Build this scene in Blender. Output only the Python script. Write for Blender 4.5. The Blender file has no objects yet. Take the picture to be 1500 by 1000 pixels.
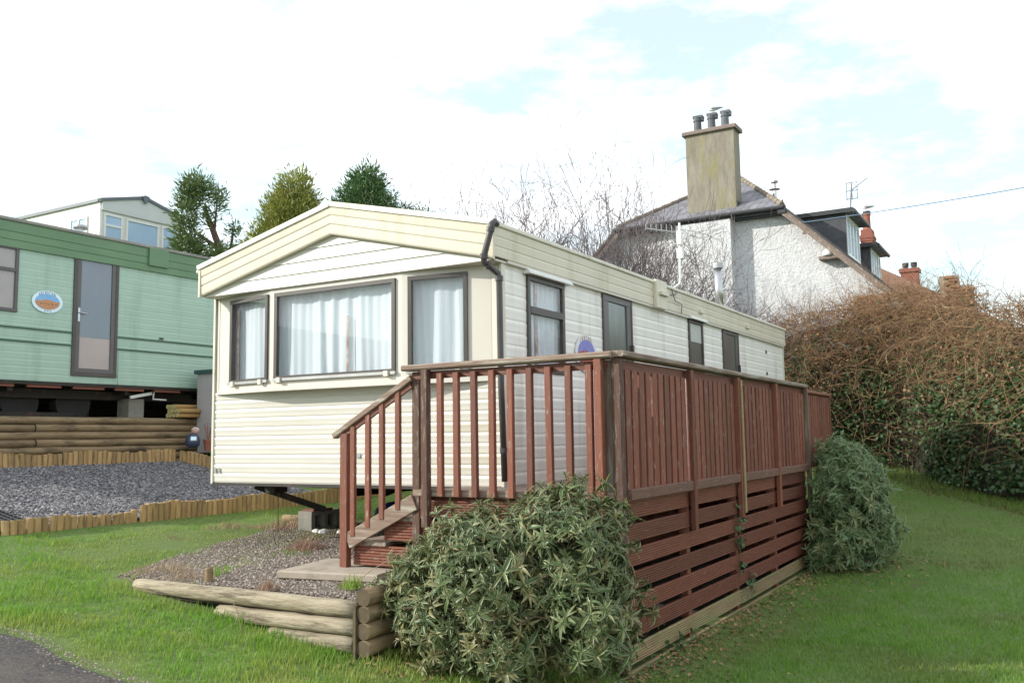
import bpy, math, random
import numpy as np
from mathutils import Vector, Matrix

random.seed(7)
RNG = np.random.default_rng(11)
SC = bpy.context.scene
COL = SC.collection
R = math.radians

# ------------------------------------------------------------------ camera, sky, sun, exposure
CAM_LOC = Vector((4.159, -6.85, 1.95))
cam_d = bpy.data.cameras.new("camera")
cam = bpy.data.objects.new("camera", cam_d)
COL.objects.link(cam)
FW = Vector((-0.506, 0.856, 0.1041)).normalized()
RT = Vector((0.860, 0.510, -0.0150)); RT = (RT - FW * RT.dot(FW)).normalized()
UP = RT.cross(FW)
cam.matrix_world = Matrix((
    (RT.x, UP.x, -FW.x, CAM_LOC.x),
    (RT.y, UP.y, -FW.y, CAM_LOC.y),
    (RT.z, UP.z, -FW.z, CAM_LOC.z),
    (0, 0, 0, 1)))
cam_d.sensor_width = 36.0
cam_d.lens = 36.0 * 1326.2 / 1500.0
cam_d.clip_start = 0.05
cam_d.clip_end = 2000
SC.camera = cam

SUN_TO = Vector((-0.80, -0.60, math.tan(R(26)))).normalized()
sun_el = math.asin(SUN_TO.z)
sun_az = math.atan2(SUN_TO.x, SUN_TO.y)
world = bpy.data.worlds.new("World"); SC.world = world
world.use_nodes = True
wn, wl = world.node_tree.nodes, world.node_tree.links
wn.clear()
w_out = wn.new("ShaderNodeOutputWorld"); w_bg = wn.new("ShaderNodeBackground")
w_sky = wn.new("ShaderNodeTexSky"); w_sky.sky_type = 'NISHITA'; w_sky.sun_disc = False
w_sky.sun_elevation = sun_el; w_sky.sun_rotation = sun_az
w_tc = wn.new("ShaderNodeTexCoord"); w_map = wn.new("ShaderNodeMapping")
w_map.inputs["Scale"].default_value = (1.0, 1.0, 2.6)
w_map.inputs["Location"].default_value = (0.35, 0.1, 0.0)
w_n = wn.new("ShaderNodeTexNoise"); w_n.inputs["Scale"].default_value = 2.6; w_n.inputs["Detail"].default_value = 9
w_n.inputs["Roughness"].default_value = 0.62
w_r = wn.new("ShaderNodeValToRGB")
w_r.color_ramp.elements[0].position = 0.40; w_r.color_ramp.elements[0].color = (0.36, 0.36, 0.36, 1)
w_r.color_ramp.elements[1].position = 0.60; w_r.color_ramp.elements[1].color = (1, 1, 1, 1)
w_mix = wn.new("ShaderNodeMix"); w_mix.data_type = 'RGBA'
w_mix.inputs["B"].default_value = (10.6, 10.8, 11.0, 1)
w_bg.inputs["Strength"].default_value = 0.10
wl.new(w_tc.outputs["Generated"], w_map.inputs["Vector"]); wl.new(w_map.outputs[0], w_n.inputs["Vector"])
wl.new(w_n.outputs[0], w_r.inputs[0]); wl.new(w_r.outputs[0], w_mix.inputs["Factor"])
w_tn = wn.new("ShaderNodeMix"); w_tn.data_type = 'RGBA'; w_tn.blend_type = 'MULTIPLY'; w_tn.inputs["Factor"].default_value = 1.0
w_tn.inputs["B"].default_value = (1.0, 1.50, 1.38, 1); wl.new(w_sky.outputs[0], w_tn.inputs["A"])
wl.new(w_tn.outputs["Result"], w_mix.inputs["A"]); wl.new(w_mix.outputs["Result"], w_bg.inputs["Color"])
wl.new(w_bg.outputs[0], w_out.inputs[0])

sun_d = bpy.data.lights.new("sun", 'SUN'); sun_d.energy = 3.0; sun_d.angle = R(0.9); sun_d.color = (1.0, 0.94, 0.85)
sun = bpy.data.objects.new("sun", sun_d); COL.objects.link(sun)
sun.rotation_euler = SUN_TO.to_track_quat('Z', 'Y').to_euler()
sun.location = (-20, -20, 30)

vs = SC.view_settings
vs.view_transform = 'Standard'; vs.look = 'None'; vs.gamma = 1.0; vs.use_curve_mapping = False
vs.exposure = 0.75
SC.render.film_transparent = False
SC.cycles.max_bounces = 8
SC.cycles.transparent_max_bounces = 12

# ------------------------------------------------------------------ materials
def mat(name, a, b=None, scale=4.0, stretch=(1, 1, 1), detail=6, rough=0.7, wear=None, wlo=0.55, whi=0.7, wscale=3.0,
        wstretch=None, bump=0.0, bscale=None, bdist=0.02, rnd=0.0, tint=None, trans=0.0, spec=0.5, metal=0.0, lo=0.3, hi=0.7,
        edge=None, coat=0.0, vor=False):
    m = bpy.data.materials.new(name); m.use_nodes = True
    nt = m.node_tree; n, l = nt.nodes, nt.links
    p = n["Principled BSDF"]
    p.inputs["Roughness"].default_value = rough; p.inputs["Metallic"].default_value = metal
    p.inputs["Specular IOR Level"].default_value = spec
    p.inputs["Coat Weight"].default_value = coat
    b = b or a
    tc = n.new("ShaderNodeTexCoord"); oi = n.new("ShaderNodeObjectInfo")
    add = n.new("ShaderNodeVectorMath"); add.operation = 'MULTIPLY_ADD'
    cmb = n.new("ShaderNodeCombineXYZ")
    for k in range(3): l.new(oi.outputs["Random"], cmb.inputs[k])
    l.new(cmb.outputs[0], add.inputs[0]); add.inputs[1].default_value = (37.0, 61.0, 23.0)
    l.new(tc.outputs["Object"], add.inputs[2])
    def noise(sc, st, det=6, ro=0.6):
        mp = n.new("ShaderNodeMapping"); mp.inputs["Scale"].default_value = st
        l.new(add.outputs[0], mp.inputs["Vector"])
        t = n.new("ShaderNodeTexNoise"); t.inputs["Scale"].default_value = sc; t.inputs["Detail"].default_value = det
        t.inputs["Roughness"].default_value = ro
        l.new(mp.outputs[0], t.inputs["Vector"]); return t
    t = noise(scale, stretch, detail)
    mr = n.new("ShaderNodeMapRange"); mr.inputs["From Min"].default_value = lo; mr.inputs["From Max"].default_value = hi
    l.new(t.outputs[0], mr.inputs["Value"])
    mx = n.new("ShaderNodeMix"); mx.data_type = 'RGBA'
    mx.inputs["A"].default_value = (*a, 1); mx.inputs["B"].default_value = (*b, 1)
    l.new(mr.outputs[0], mx.inputs["Factor"])
    col = mx.outputs["Result"]
    if wear:
        t2 = noise(wscale, wstretch or stretch, 8, 0.68)
        m2 = n.new("ShaderNodeMapRange"); m2.inputs["From Min"].default_value = wlo; m2.inputs["From Max"].default_value = whi
        l.new(t2.outputs[0], m2.inputs["Value"])
        x2 = n.new("ShaderNodeMix"); x2.data_type = 'RGBA'
        x2.inputs["B"].default_value = (*wear, 1); l.new(col, x2.inputs["A"]); l.new(m2.outputs[0], x2.inputs["Factor"])
        col = x2.outputs["Result"]
    if edge:
        at = n.new("ShaderNodeAttribute"); at.attribute_name = "edge"
        m3 = n.new("ShaderNodeMapRange"); m3.inputs["From Min"].default_value = 0.50; m3.inputs["From Max"].default_value = 0.88
        l.new(at.outputs["Fac"], m3.inputs["Value"])
        x3 = n.new("ShaderNodeMix"); x3.data_type = 'RGBA'; x3.inputs["B"].default_value = (*edge, 1)
        l.new(col, x3.inputs["A"]); l.new(m3.outputs[0], x3.inputs["Factor"]); col = x3.outputs["Result"]
    if tint:
        at = n.new("ShaderNodeAttribute"); at.attribute_name = "tint"
        x4 = n.new("ShaderNodeMix"); x4.data_type = 'RGBA'; x4.inputs["B"].default_value = (*tint, 1)
        l.new(col, x4.inputs["A"]); l.new(at.outputs["Fac"], x4.inputs["Factor"]); col = x4.outputs["Result"]
    if rnd:
        hs = n.new("ShaderNodeHueSaturation")
        m5 = n.new("ShaderNodeMapRange"); m5.inputs["To Min"].default_value = 1 - rnd; m5.inputs["To Max"].default_value = 1 + rnd
        l.new(oi.outputs["Random"], m5.inputs["Value"]); l.new(m5.outputs[0], hs.inputs["Value"])
        l.new(col, hs.inputs["Color"]); col = hs.outputs["Color"]
    l.new(col, p.inputs["Base Color"])
    if bump:
        if vor:
            mp = n.new("ShaderNodeMapping"); l.new(add.outputs[0], mp.inputs["Vector"])
            tb = n.new("ShaderNodeTexVoronoi"); tb.inputs["Scale"].default_value = bscale or scale
            l.new(mp.outputs[0], tb.inputs["Vector"])
        else:
            tb = noise(bscale or scale, stretch, 8, 0.65)
        bp = n.new("ShaderNodeBump"); bp.inputs["Strength"].default_value = bump; bp.inputs["Distance"].default_value = bdist
        l.new(tb.outputs[0], bp.inputs["Height"]); l.new(bp.outputs[0], p.inputs["Normal"])
    if trans:
        out = n["Material Output"]
        tr = n.new("ShaderNodeBsdfTranslucent"); l.new(col, tr.inputs["Color"])
        ms = n.new("ShaderNodeMixShader"); ms.inputs[0].default_value = trans
        l.new(p.outputs[0], ms.inputs[1]); l.new(tr.outputs[0], ms.inputs[2]); l.new(ms.outputs[0], out.inputs[0])
    return m

def glass_mat(name, tint=(0.975, 0.985, 0.99)):
    m = bpy.data.materials.new(name); m.use_nodes = True
    n, l = m.node_tree.nodes, m.node_tree.links
    n.remove(n["Principled BSDF"]); out = n["Material Output"]
    t = n.new("ShaderNodeBsdfTransparent"); t.inputs[0].default_value = (*tint, 1)
    g = n.new("ShaderNodeBsdfGlossy"); g.inputs["Roughness"].default_value = 0.02
    f = n.new("ShaderNodeFresnel"); f.inputs[0].default_value = 1.7
    ge = n.new("ShaderNodeNewGeometry"); iv = n.new("ShaderNodeMath"); iv.operation = 'SUBTRACT'; iv.inputs[0].default_value = 1.0
    mu = n.new("ShaderNodeMath"); mu.operation = 'MULTIPLY'; l.new(ge.outputs["Backfacing"], iv.inputs[1])
    l.new(iv.outputs[0], mu.inputs[0]); l.new(f.outputs[0], mu.inputs[1])
    x = n.new("ShaderNodeMixShader")
    l.new(mu.outputs[0], x.inputs[0]); l.new(t.outputs[0], x.inputs[1]); l.new(g.outputs[0], x.inputs[2]); l.new(x.outputs[0], out.inputs[0])
    return m

GX, GY, GZ = (1.2, 14, 14), (14, 1.2, 14), (14, 14, 1.2)
RED_A, RED_B, GREYW = (0.138, 0.040, 0.021), (0.195, 0.064, 0.036), (0.27, 0.21, 0.165)
def red(name, st, wlo=0.56, whi=0.66, ra=RED_A, rb=RED_B):
    wst = tuple(3.2 if q < 2 else 13 for q in st)
    return mat(name, ra, rb, 3.4, st, 8, 0.62, GREYW, wlo, whi, 3.2, wst, 0.6, 4.0, 0.006, 0.26)
M = {
 'red_x': red("stained wood across", GX), 'red_y': red("stained wood along", GY, .60, .72, (0.155, 0.047, 0.027), (0.21, 0.073, 0.044)), 'red_z': red("stained wood upright", GZ, 0.58, 0.70),
 'red_zs': red("stained board upright", GZ, 0.57, 0.66, (0.145, 0.042, 0.023), (0.205, 0.066, 0.039)),
 'grey_x': mat("weathered rail across", (0.27, 0.195, 0.145), (0.15, 0.092, 0.068), 2.8, GX, 7, 0.8, (0.36, 0.34, 0.27), .5, .62, 1.5, GX, .6, 3, .006, .1),
 'grey_y': mat("weathered rail along", (0.27, 0.20, 0.155), (0.14, 0.082, 0.06), 2.8, GY, 7, 0.8, (0.36, 0.33, 0.28), .5, .62, 1.5, GY, .6, 3, .006, .1),
 'grey_z': mat("weathered post", (0.15, 0.115, 0.082), (0.09, 0.05, 0.033), 3.2, GZ, 7, 0.8, (0.24, 0.21, 0.165), .52, .64, 1.5, GZ, .6, 3, .006, .1),
 'rail_y': mat("worn stained rail", (0.15, 0.075, 0.052), (0.10, 0.05, 0.034), 3.2, GY, 8, 0.75, (0.26, 0.20, 0.16), .57, .70, 3.0, (13, 3, 13), .6, 4, .006, .1),
 'brown_z': mat("dark stained post", (0.115, 0.056, 0.037), (0.072, 0.035, 0.023), 3.2, GZ, 8, 0.75, (0.22, 0.185, 0.15), .54, .66, 3.0, (13, 13, 3), .6, 4, .006, .1),
 'pale_y': mat("untreated skirt board", (0.34, 0.25, 0.13), (0.22, 0.15, 0.08), 2.2, GY, 7, .8, (0.2, 0.22, 0.09), .5, .66, 1.2, GY, .5, 3, .006, .12),
 'log': mat("barkless log", (0.40, 0.345, 0.245), (0.25, 0.20, 0.135), 2.6, GX, 8, .8, (0.13, 0.10, 0.065), .49, .62, 2.2, (1.0, 9, 9), 1.0, 4, .02, .16),
 'log_dark': mat("weathered log", (0.30, 0.22, 0.12), (0.18, 0.12, 0.065), 2.0, GY, 7, .85, (0.075, 0.055, 0.035), .5, .66, 1.2, (5, 1.5, 5), .6, 3, .008, .14),
 'log_end': mat("shaded log end grain", (0.07, 0.05, 0.03), (0.12, 0.09, 0.05), 20, rough=.9),  # end grain, with the shade of right-facing ends put into the colour
 'stake': mat("edging stake", (0.46, 0.31, 0.14), (0.30, 0.19, 0.085), 2.4, GZ, 7, .8, (0.17, 0.115, 0.055), .52, .68, 1.6, (6, 6, 2), .6, 3, .006, .22),
 'cream': mat("cream cladding", (0.585, 0.555, 0.495), (0.635, 0.61, 0.555), 1.6, (1, 1, 3), 4, .42, (0.50, 0.45, 0.30), .54, .80, 1.0, (0.35, 0.5, 5), .12, 30, .002),
 'white_side': mat("white ribbed cladding", (0.80, 0.77, 0.725), (0.84, 0.815, 0.775), 1.6, (1, .7, 3), 4, .45, (0.55, 0.535, 0.46), .50, .76, 1.3, (3.0, 3.0, .4), .12, 30, .002),
 'band': mat("cream window band", (0.585, 0.54, 0.475), (0.63, 0.59, 0.525), 1.5, rough=.45, wear=(0.62, 0.55, 0.38), wlo=.62, whi=.8),
 'fascia': mat("primrose fascia", (0.60, 0.545, 0.43), (0.65, 0.60, 0.485), 1.4, (1, 1, 1), 5, .45, (0.45, 0.41, 0.28), .53, .82, 1.3, (3.0, 3.0, .45), .1, 30, .002),
 'trim': mat("aluminium trim", (0.70, 0.67, 0.58), (0.58, 0.54, 0.43), 3, rough=.45, wear=(0.40, 0.36, 0.26), wlo=.58, whi=.72),
 'roof': mat("felt roof", (0.30, 0.29, 0.26), (0.20, 0.20, 0.18), 3, rough=.85, bump=.3),
 'frame': mat("bronze window frame", (0.052, 0.042, 0.038), (0.075, 0.062, 0.056), 3, rough=.4),
 'door': mat("dark door frame", (0.085, 0.075, 0.075), (0.11, 0.10, 0.10), 3, rough=.42),
 'pipe': mat("dark drain pipe", (0.045, 0.038, 0.04), (0.075, 0.066, 0.066), 5, rough=.4),
 'curtain': mat("net curtain", (0.83, 0.87, 0.92), (0.78, 0.83, 0.89), 4, (1, 1, .2), 4, .9, trans=.25),
 'curtain_red': mat("patterned curtain edge", (0.28, 0.13, 0.11), (0.6, 0.52, 0.48), 18, rough=.9),
 'inside': mat("cabin interior", (0.25, 0.21, 0.17), (0.18, 0.15, 0.12), 2, rough=.9),
 'frost': mat("frosted pane", (0.075, 0.095, 0.085), (0.13, 0.15, 0.125), 6, (1, 1, .25), 6, .22, spec=.7),
 'frost2': mat("grey blind pane", (0.10, 0.10, 0.092), (0.13, 0.13, 0.12), 3, (1, 1, .3), 4, .25, spec=.6),
 'blind': mat("pale blind", (0.42, 0.45, 0.43), (0.5, 0.52, 0.5), 3, rough=.4),
 'metal': mat("galvanised metal", (0.55, 0.55, 0.56), (0.42, 0.42, 0.43), 5, rough=.32, metal=.9),
 'dull_metal': mat("dull metal", (0.42, 0.42, 0.42), (0.3, 0.3, 0.3), 5, rough=.45, metal=.6),
 'white_paint': mat("white paint", (0.78, 0.78, 0.76), (0.7, 0.7, 0.68), 4, rough=.4),
 'black': mat("black steel", (0.02, 0.018, 0.017), (0.04, 0.03, 0.025), 5, rough=.7, wear=(0.12, 0.06, 0.035), wlo=.58, whi=.7),
 'rubber': mat("tyre rubber", (0.02, 0.02, 0.02), (0.03, 0.03, 0.03), 5, rough=.8),
 'concrete': mat("concrete", (0.30, 0.285, 0.25), (0.20, 0.19, 0.16), 7, rough=.9, bump=.5, bscale=40, bdist=.006, wear=(0.13, 0.14, 0.09), wlo=.58, whi=.75),
 'flag': mat("paving slab stone", (0.38, 0.32, 0.26), (0.27, 0.225, 0.18), 6, rough=.9, bump=.6, bscale=30, bdist=.006, wear=(0.17, 0.16, 0.11), wlo=.56, whi=.7),
 'green_wall': mat("mint green cladding", (0.33, 0.47, 0.385), (0.37, 0.51, 0.42), 1.5, (1, .7, 3), 4, .45, (0.26, 0.38, 0.29), .50, .78, 1.2, (3, 3, .4)),
 'green_fascia': mat("leaf green fascia", (0.11, 0.205, 0.11), (0.14, 0.245, 0.135), 1.5, (1, .7, 2), 4, .5, (0.14, 0.25, 0.12), .55, .8),
 'green_trim': mat("dark green trim", (0.05, 0.115, 0.075), (0.06, 0.13, 0.085), 3, rough=.5),
 'door_glass': mat("grey door glass", (0.16, 0.17, 0.21), (0.20, 0.21, 0.25), 1.2, (1, 1, .4), 4, .12, spec=.8),
 'door_low': mat("pinkish door panel", (0.42, 0.35, 0.33), (0.36, 0.30, 0.285), 2, rough=.3, spec=.6),
 'w_pane': mat("grey pink pane", (0.36, 0.32, 0.31), (0.30, 0.27, 0.265), 2, rough=.2, spec=.6),
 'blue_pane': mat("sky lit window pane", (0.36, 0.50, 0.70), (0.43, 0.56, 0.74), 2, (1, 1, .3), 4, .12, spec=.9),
 'pvc': mat("pale plastic frame", (0.72, 0.72, 0.69), (0.66, 0.66, 0.63), 3, rough=.4),
 'van_wall': mat("ivory cladding", (0.72, 0.69, 0.62), (0.77, 0.74, 0.68), 2, (1, 1, 3), rough=.5),
 'van_gable': mat("grey white gable", (0.52, 0.55, 0.55), (0.57, 0.6, 0.59), 2, rough=.5),
 'van_roof': mat("slate grey roof trim", (0.10, 0.12, 0.14), (0.13, 0.15, 0.17), 3, rough=.5),
 'render': mat("white roughcast", (0.72, 0.72, 0.735), (0.66, 0.66, 0.67), 2.2, rough=.95, bump=1.0, bscale=14, bdist=.07, wear=(0.50, 0.48, 0.455), wlo=.62, whi=.8, wscale=1.1),
 'stack': mat("lichen stained render", (0.32, 0.285, 0.23), (0.19, 0.165, 0.13), 2.4, (2, 2, .5), 8, .95, (0.25, 0.225, 0.10), .5, .68, 1.2, (2, 2, .7), .7, 18, .03),
 'cap': mat("sandstone cap", (0.25, 0.195, 0.17), (0.19, 0.15, 0.13), 5, rough=.9, bump=.4),
 'slate': mat("roof slate", (0.13, 0.13, 0.15), (0.19, 0.18, 0.20), 4, rough=.6, wear=(0.27, 0.25, 0.19), wlo=.58, whi=.72, rnd=.22),
 'old_roof': mat("lichened roof", (0.27, 0.23, 0.19), (0.20, 0.175, 0.15), 3, rough=.9, bump=.5, wear=(0.33, 0.29, 0.2), wlo=.52, whi=.7),
 'ridge': mat("clay ridge tile", (0.25, 0.205, 0.155), (0.19, 0.155, 0.12), 4, rough=.9, rnd=.12),
 'barge': mat("peeling bargeboard", (0.27, 0.215, 0.18), (0.14, 0.10, 0.085), 3, (3, 3, 3), 7, .9, (0.42, 0.37, 0.32), .52, .64),
 'gutter': mat("black gutter", (0.022, 0.022, 0.025), (0.04, 0.04, 0.043), 4, rough=.5),
 'cheek': mat("tarred dormer cheek", (0.035, 0.036, 0.045), (0.075, 0.078, 0.09), 3, rough=.7, bump=.3, wear=(0.14, 0.14, 0.16), wlo=.62, whi=.75),
 'pot': mat("dark chimney pot", (0.085, 0.09, 0.105), (0.13, 0.135, 0.15), 4, rough=.7, rnd=.1),
 'brick': mat("red brick", (0.29, 0.105, 0.075), (0.22, 0.08, 0.058), 8, rough=.9, bump=.4),
 'brick_brown': mat("brown brick", (0.30, 0.155, 0.09), (0.22, 0.115, 0.07), 9, (1, 1, 3), rough=.95, bump=.5, rnd=.15),
 'mortar': mat("mortar", (0.34, 0.28, 0.22), (0.27, 0.22, 0.17), 9, rough=.95),
 'tile_red': mat("faded clay roof", (0.28, 0.155, 0.115), (0.22, 0.125, 0.095), 3, (1, 1, 1), rough=.9, bump=.4),
 'asphalt': mat("asphalt", (0.048, 0.043, 0.043), (0.12, 0.108, 0.104), 38, rough=.95, bump=1.0, bscale=60, bdist=.02, wear=(0.135, 0.112, 0.095), wlo=.48, whi=.72, wscale=1.6, lo=.38, hi=.68),
 'soil': mat("lawn soil", (0.085, 0.135, 0.03), (0.11, 0.16, 0.04), 3.0, rough=1.0, bump=.4, bscale=30, wear=(0.09, 0.065, 0.035), wlo=.62, whi=.74, wscale=1.4),
 'earth': mat("bare earth", (0.06, 0.046, 0.034), (0.04, 0.031, 0.023), 6, rough=1.0, bump=.6, bscale=30),
 'grit': mat("gravel ground", (0.16, 0.125, 0.10), (0.085, 0.068, 0.055), 45, rough=1.0, bump=.8, bscale=70, bdist=.012, wear=(0.17, 0.15, 0.07), wlo=.55, whi=.72, wscale=1.2),
 'pebble': mat("pebble", (0.20, 0.158, 0.128), (0.14, 0.11, 0.092), 9, rough=.9, tint=(0.42, 0.37, 0.32)),
 'slate_bed': mat("slate bed", (0.05, 0.05, 0.06), (0.08, 0.078, 0.09), 40, rough=.9, bump=.8, bscale=60, bdist=.012),
 'chip': mat("slate chip", (0.068, 0.066, 0.075), (0.11, 0.107, 0.118), 9, rough=.75, tint=(0.34, 0.32, 0.325)),
 'grass': mat("grass blade", (0.14, 0.305, 0.032), (0.20, 0.375, 0.046), 1.1, rough=.55, trans=.42, tint=(0.36, 0.37, 0.11), wear=(0.29, 0.37, 0.07), wlo=.48, whi=.64, wscale=1.7, spec=.3),
 'lawn': mat("short lawn blade", (0.135, 0.30, 0.038), (0.19, 0.35, 0.052), 1.1, rough=.6, trans=.35, tint=(0.20, 0.20, 0.07), wear=(0.13, 0.16, 0.05), wlo=.56, whi=.72, wscale=.8, spec=.3),
 'straw': mat("dry straw", (0.42, 0.34, 0.20), (0.34, 0.25, 0.15), 6, rough=.8, trans=.2, tint=(0.36, 0.2, 0.16)),
 'rhodo': mat("variegated leaf", (0.036, 0.088, 0.024), (0.070, 0.145, 0.038), 6, rough=.4, edge=(0.52, 0.51, 0.28), tint=(0.27, 0.25, 0.11), trans=.2, rnd=.2),
 'rhodo2': mat("dull variegated leaf", (0.042, 0.100, 0.028), (0.068, 0.14, 0.040), 6, rough=.42, edge=(0.33, 0.41, 0.21), tint=(0.19, 0.21, 0.09), trans=.12),
 'stem': mat("woody stem", (0.17, 0.11, 0.07), (0.10, 0.065, 0.042), 9, rough=.9, bump=.4),
 'bramble': mat("dead bramble stem", (0.22, 0.105, 0.052), (0.125, 0.068, 0.04), 1.3, rough=.85, tint=(0.36, 0.235, 0.12)),
 'thicket': mat("thicket shade core", (0.055, 0.042, 0.028), (0.035, 0.035, 0.018), 3, rough=1.0, bump=1.0, bscale=9, bdist=.2),
 'ivy': mat("ivy leaf", (0.030, 0.074, 0.024), (0.046, 0.10, 0.032), 2.5, rough=.5, spec=.35, tint=(0.075, 0.12, 0.04), trans=.12),
 'twig': mat("bare twig", (0.20, 0.165, 0.165), (0.14, 0.112, 0.115), 4, rough=.9),
 'conifer_g': mat("dark conifer spray", (0.065, 0.13, 0.038), (0.11, 0.185, 0.055), 1.2, rough=.7, tint=(0.19, 0.23, 0.075), trans=.1),
 'conifer_y': mat("golden conifer spray", (0.26, 0.295, 0.065), (0.14, 0.22, 0.055), 0.9, rough=.7, tint=(0.42, 0.37, 0.085), trans=.1),
 'conifer_b': mat("deep conifer spray", (0.055, 0.135, 0.045), (0.085, 0.175, 0.06), 1.2, rough=.7, tint=(0.15, 0.22, 0.07), trans=.1),
 'bark': mat("bark", (0.13, 0.075, 0.055), (0.07, 0.045, 0.035), 6, (2, 2, .6), rough=.95, bump=.7),
 'bin': mat("grey shed plastic", (0.40, 0.38, 0.38), (0.34, 0.325, 0.325), 3, rough=.6),
 'bin_lid': mat("dark teal lid", (0.025, 0.07, 0.065), (0.03, 0.08, 0.075), 3, rough=.5),
 'post_yellow': mat("cut round post", (0.42, 0.27, 0.10), (0.32, 0.19, 0.07), 4, rough=.85, rnd=.15),
 'post_end': mat("pale post end", (0.52, 0.45, 0.20), (0.38, 0.36, 0.16), 9, rough=.9),
 'orn_blue': mat("glazed navy", (0.03, 0.045, 0.09), (0.045, 0.06, 0.11), 4, rough=.3),
 'orn_pink': mat("painted skin tone", (0.5, 0.30, 0.25), (0.45, 0.27, 0.22), 4, rough=.6),
 'terracotta': mat("terracotta", (0.30, 0.11, 0.075), (0.24, 0.09, 0.06), 5, rough=.85),
 'stone_w': mat("white stone", (0.75, 0.74, 0.72), (0.62, 0.61, 0.6), 9, rough=.9),
 'plaque': mat("plaque white", (0.62, 0.76, 0.84), (0.70, 0.82, 0.88), 6, rough=.35),
 'plaque_w': mat("plaque off white", (0.74, 0.73, 0.74), (0.66, 0.67, 0.72), 6, rough=.35),
 'p_sky': mat("plaque blue", (0.16, 0.36, 0.66), (0.22, 0.46, 0.72), 12, rough=.4),
 'p_purple': mat("plaque purple", (0.17, 0.14, 0.46), (0.24, 0.27, 0.60), 12, rough=.4),
 'p_orange': mat("plaque orange", (0.55, 0.30, 0.12), (0.42, 0.17, 0.09), 30, rough=.5),
 'p_red': mat("plaque brick red", (0.50, 0.12, 0.07), (0.32, 0.06, 0.05), 40, rough=.5),
 'p_dark': mat("plaque dark", (0.05, 0.06, 0.045), (0.09, 0.1, 0.07), 30, rough=.5),
 'p_ink': mat("plaque ink", (0.10, 0.11, 0.19), (0.14, 0.14, 0.22), 30, rough=.5),
 'p_gold': mat("plaque gold", (0.50, 0.36, 0.16), (0.42, 0.28, 0.14), 30, rough=.5),
 'gull_w': mat("gull white", (0.8, 0.8, 0.79), (0.74, 0.74, 0.74), 8, rough=.8),
 'gull_g': mat("gull grey", (0.36, 0.38, 0.41), (0.42, 0.44, 0.46), 8, rough=.8),
 'gull_b': mat("gull bill", (0.6, 0.4, 0.08), (0.5, 0.33, 0.07), 8, rough=.6),
 'wire': mat("overhead cable", (0.10, 0.16, 0.24), (0.13, 0.19, 0.27), 3, rough=.5),
 'blue_sack': mat("blue tarpaulin", (0.03, 0.05, 0.17), (0.045, 0.07, 0.22), 4, rough=.6),
 'grid': mat("black plastic grid", (0.03, 0.03, 0.035), (0.05, 0.05, 0.055), 6, rough=.6),
 'pinkplank': mat("faded plank", (0.36, 0.24, 0.20), (0.28, 0.18, 0.15), 3, GX, rough=.85),
}
M['glass'] = glass_mat("window glass")

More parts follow.
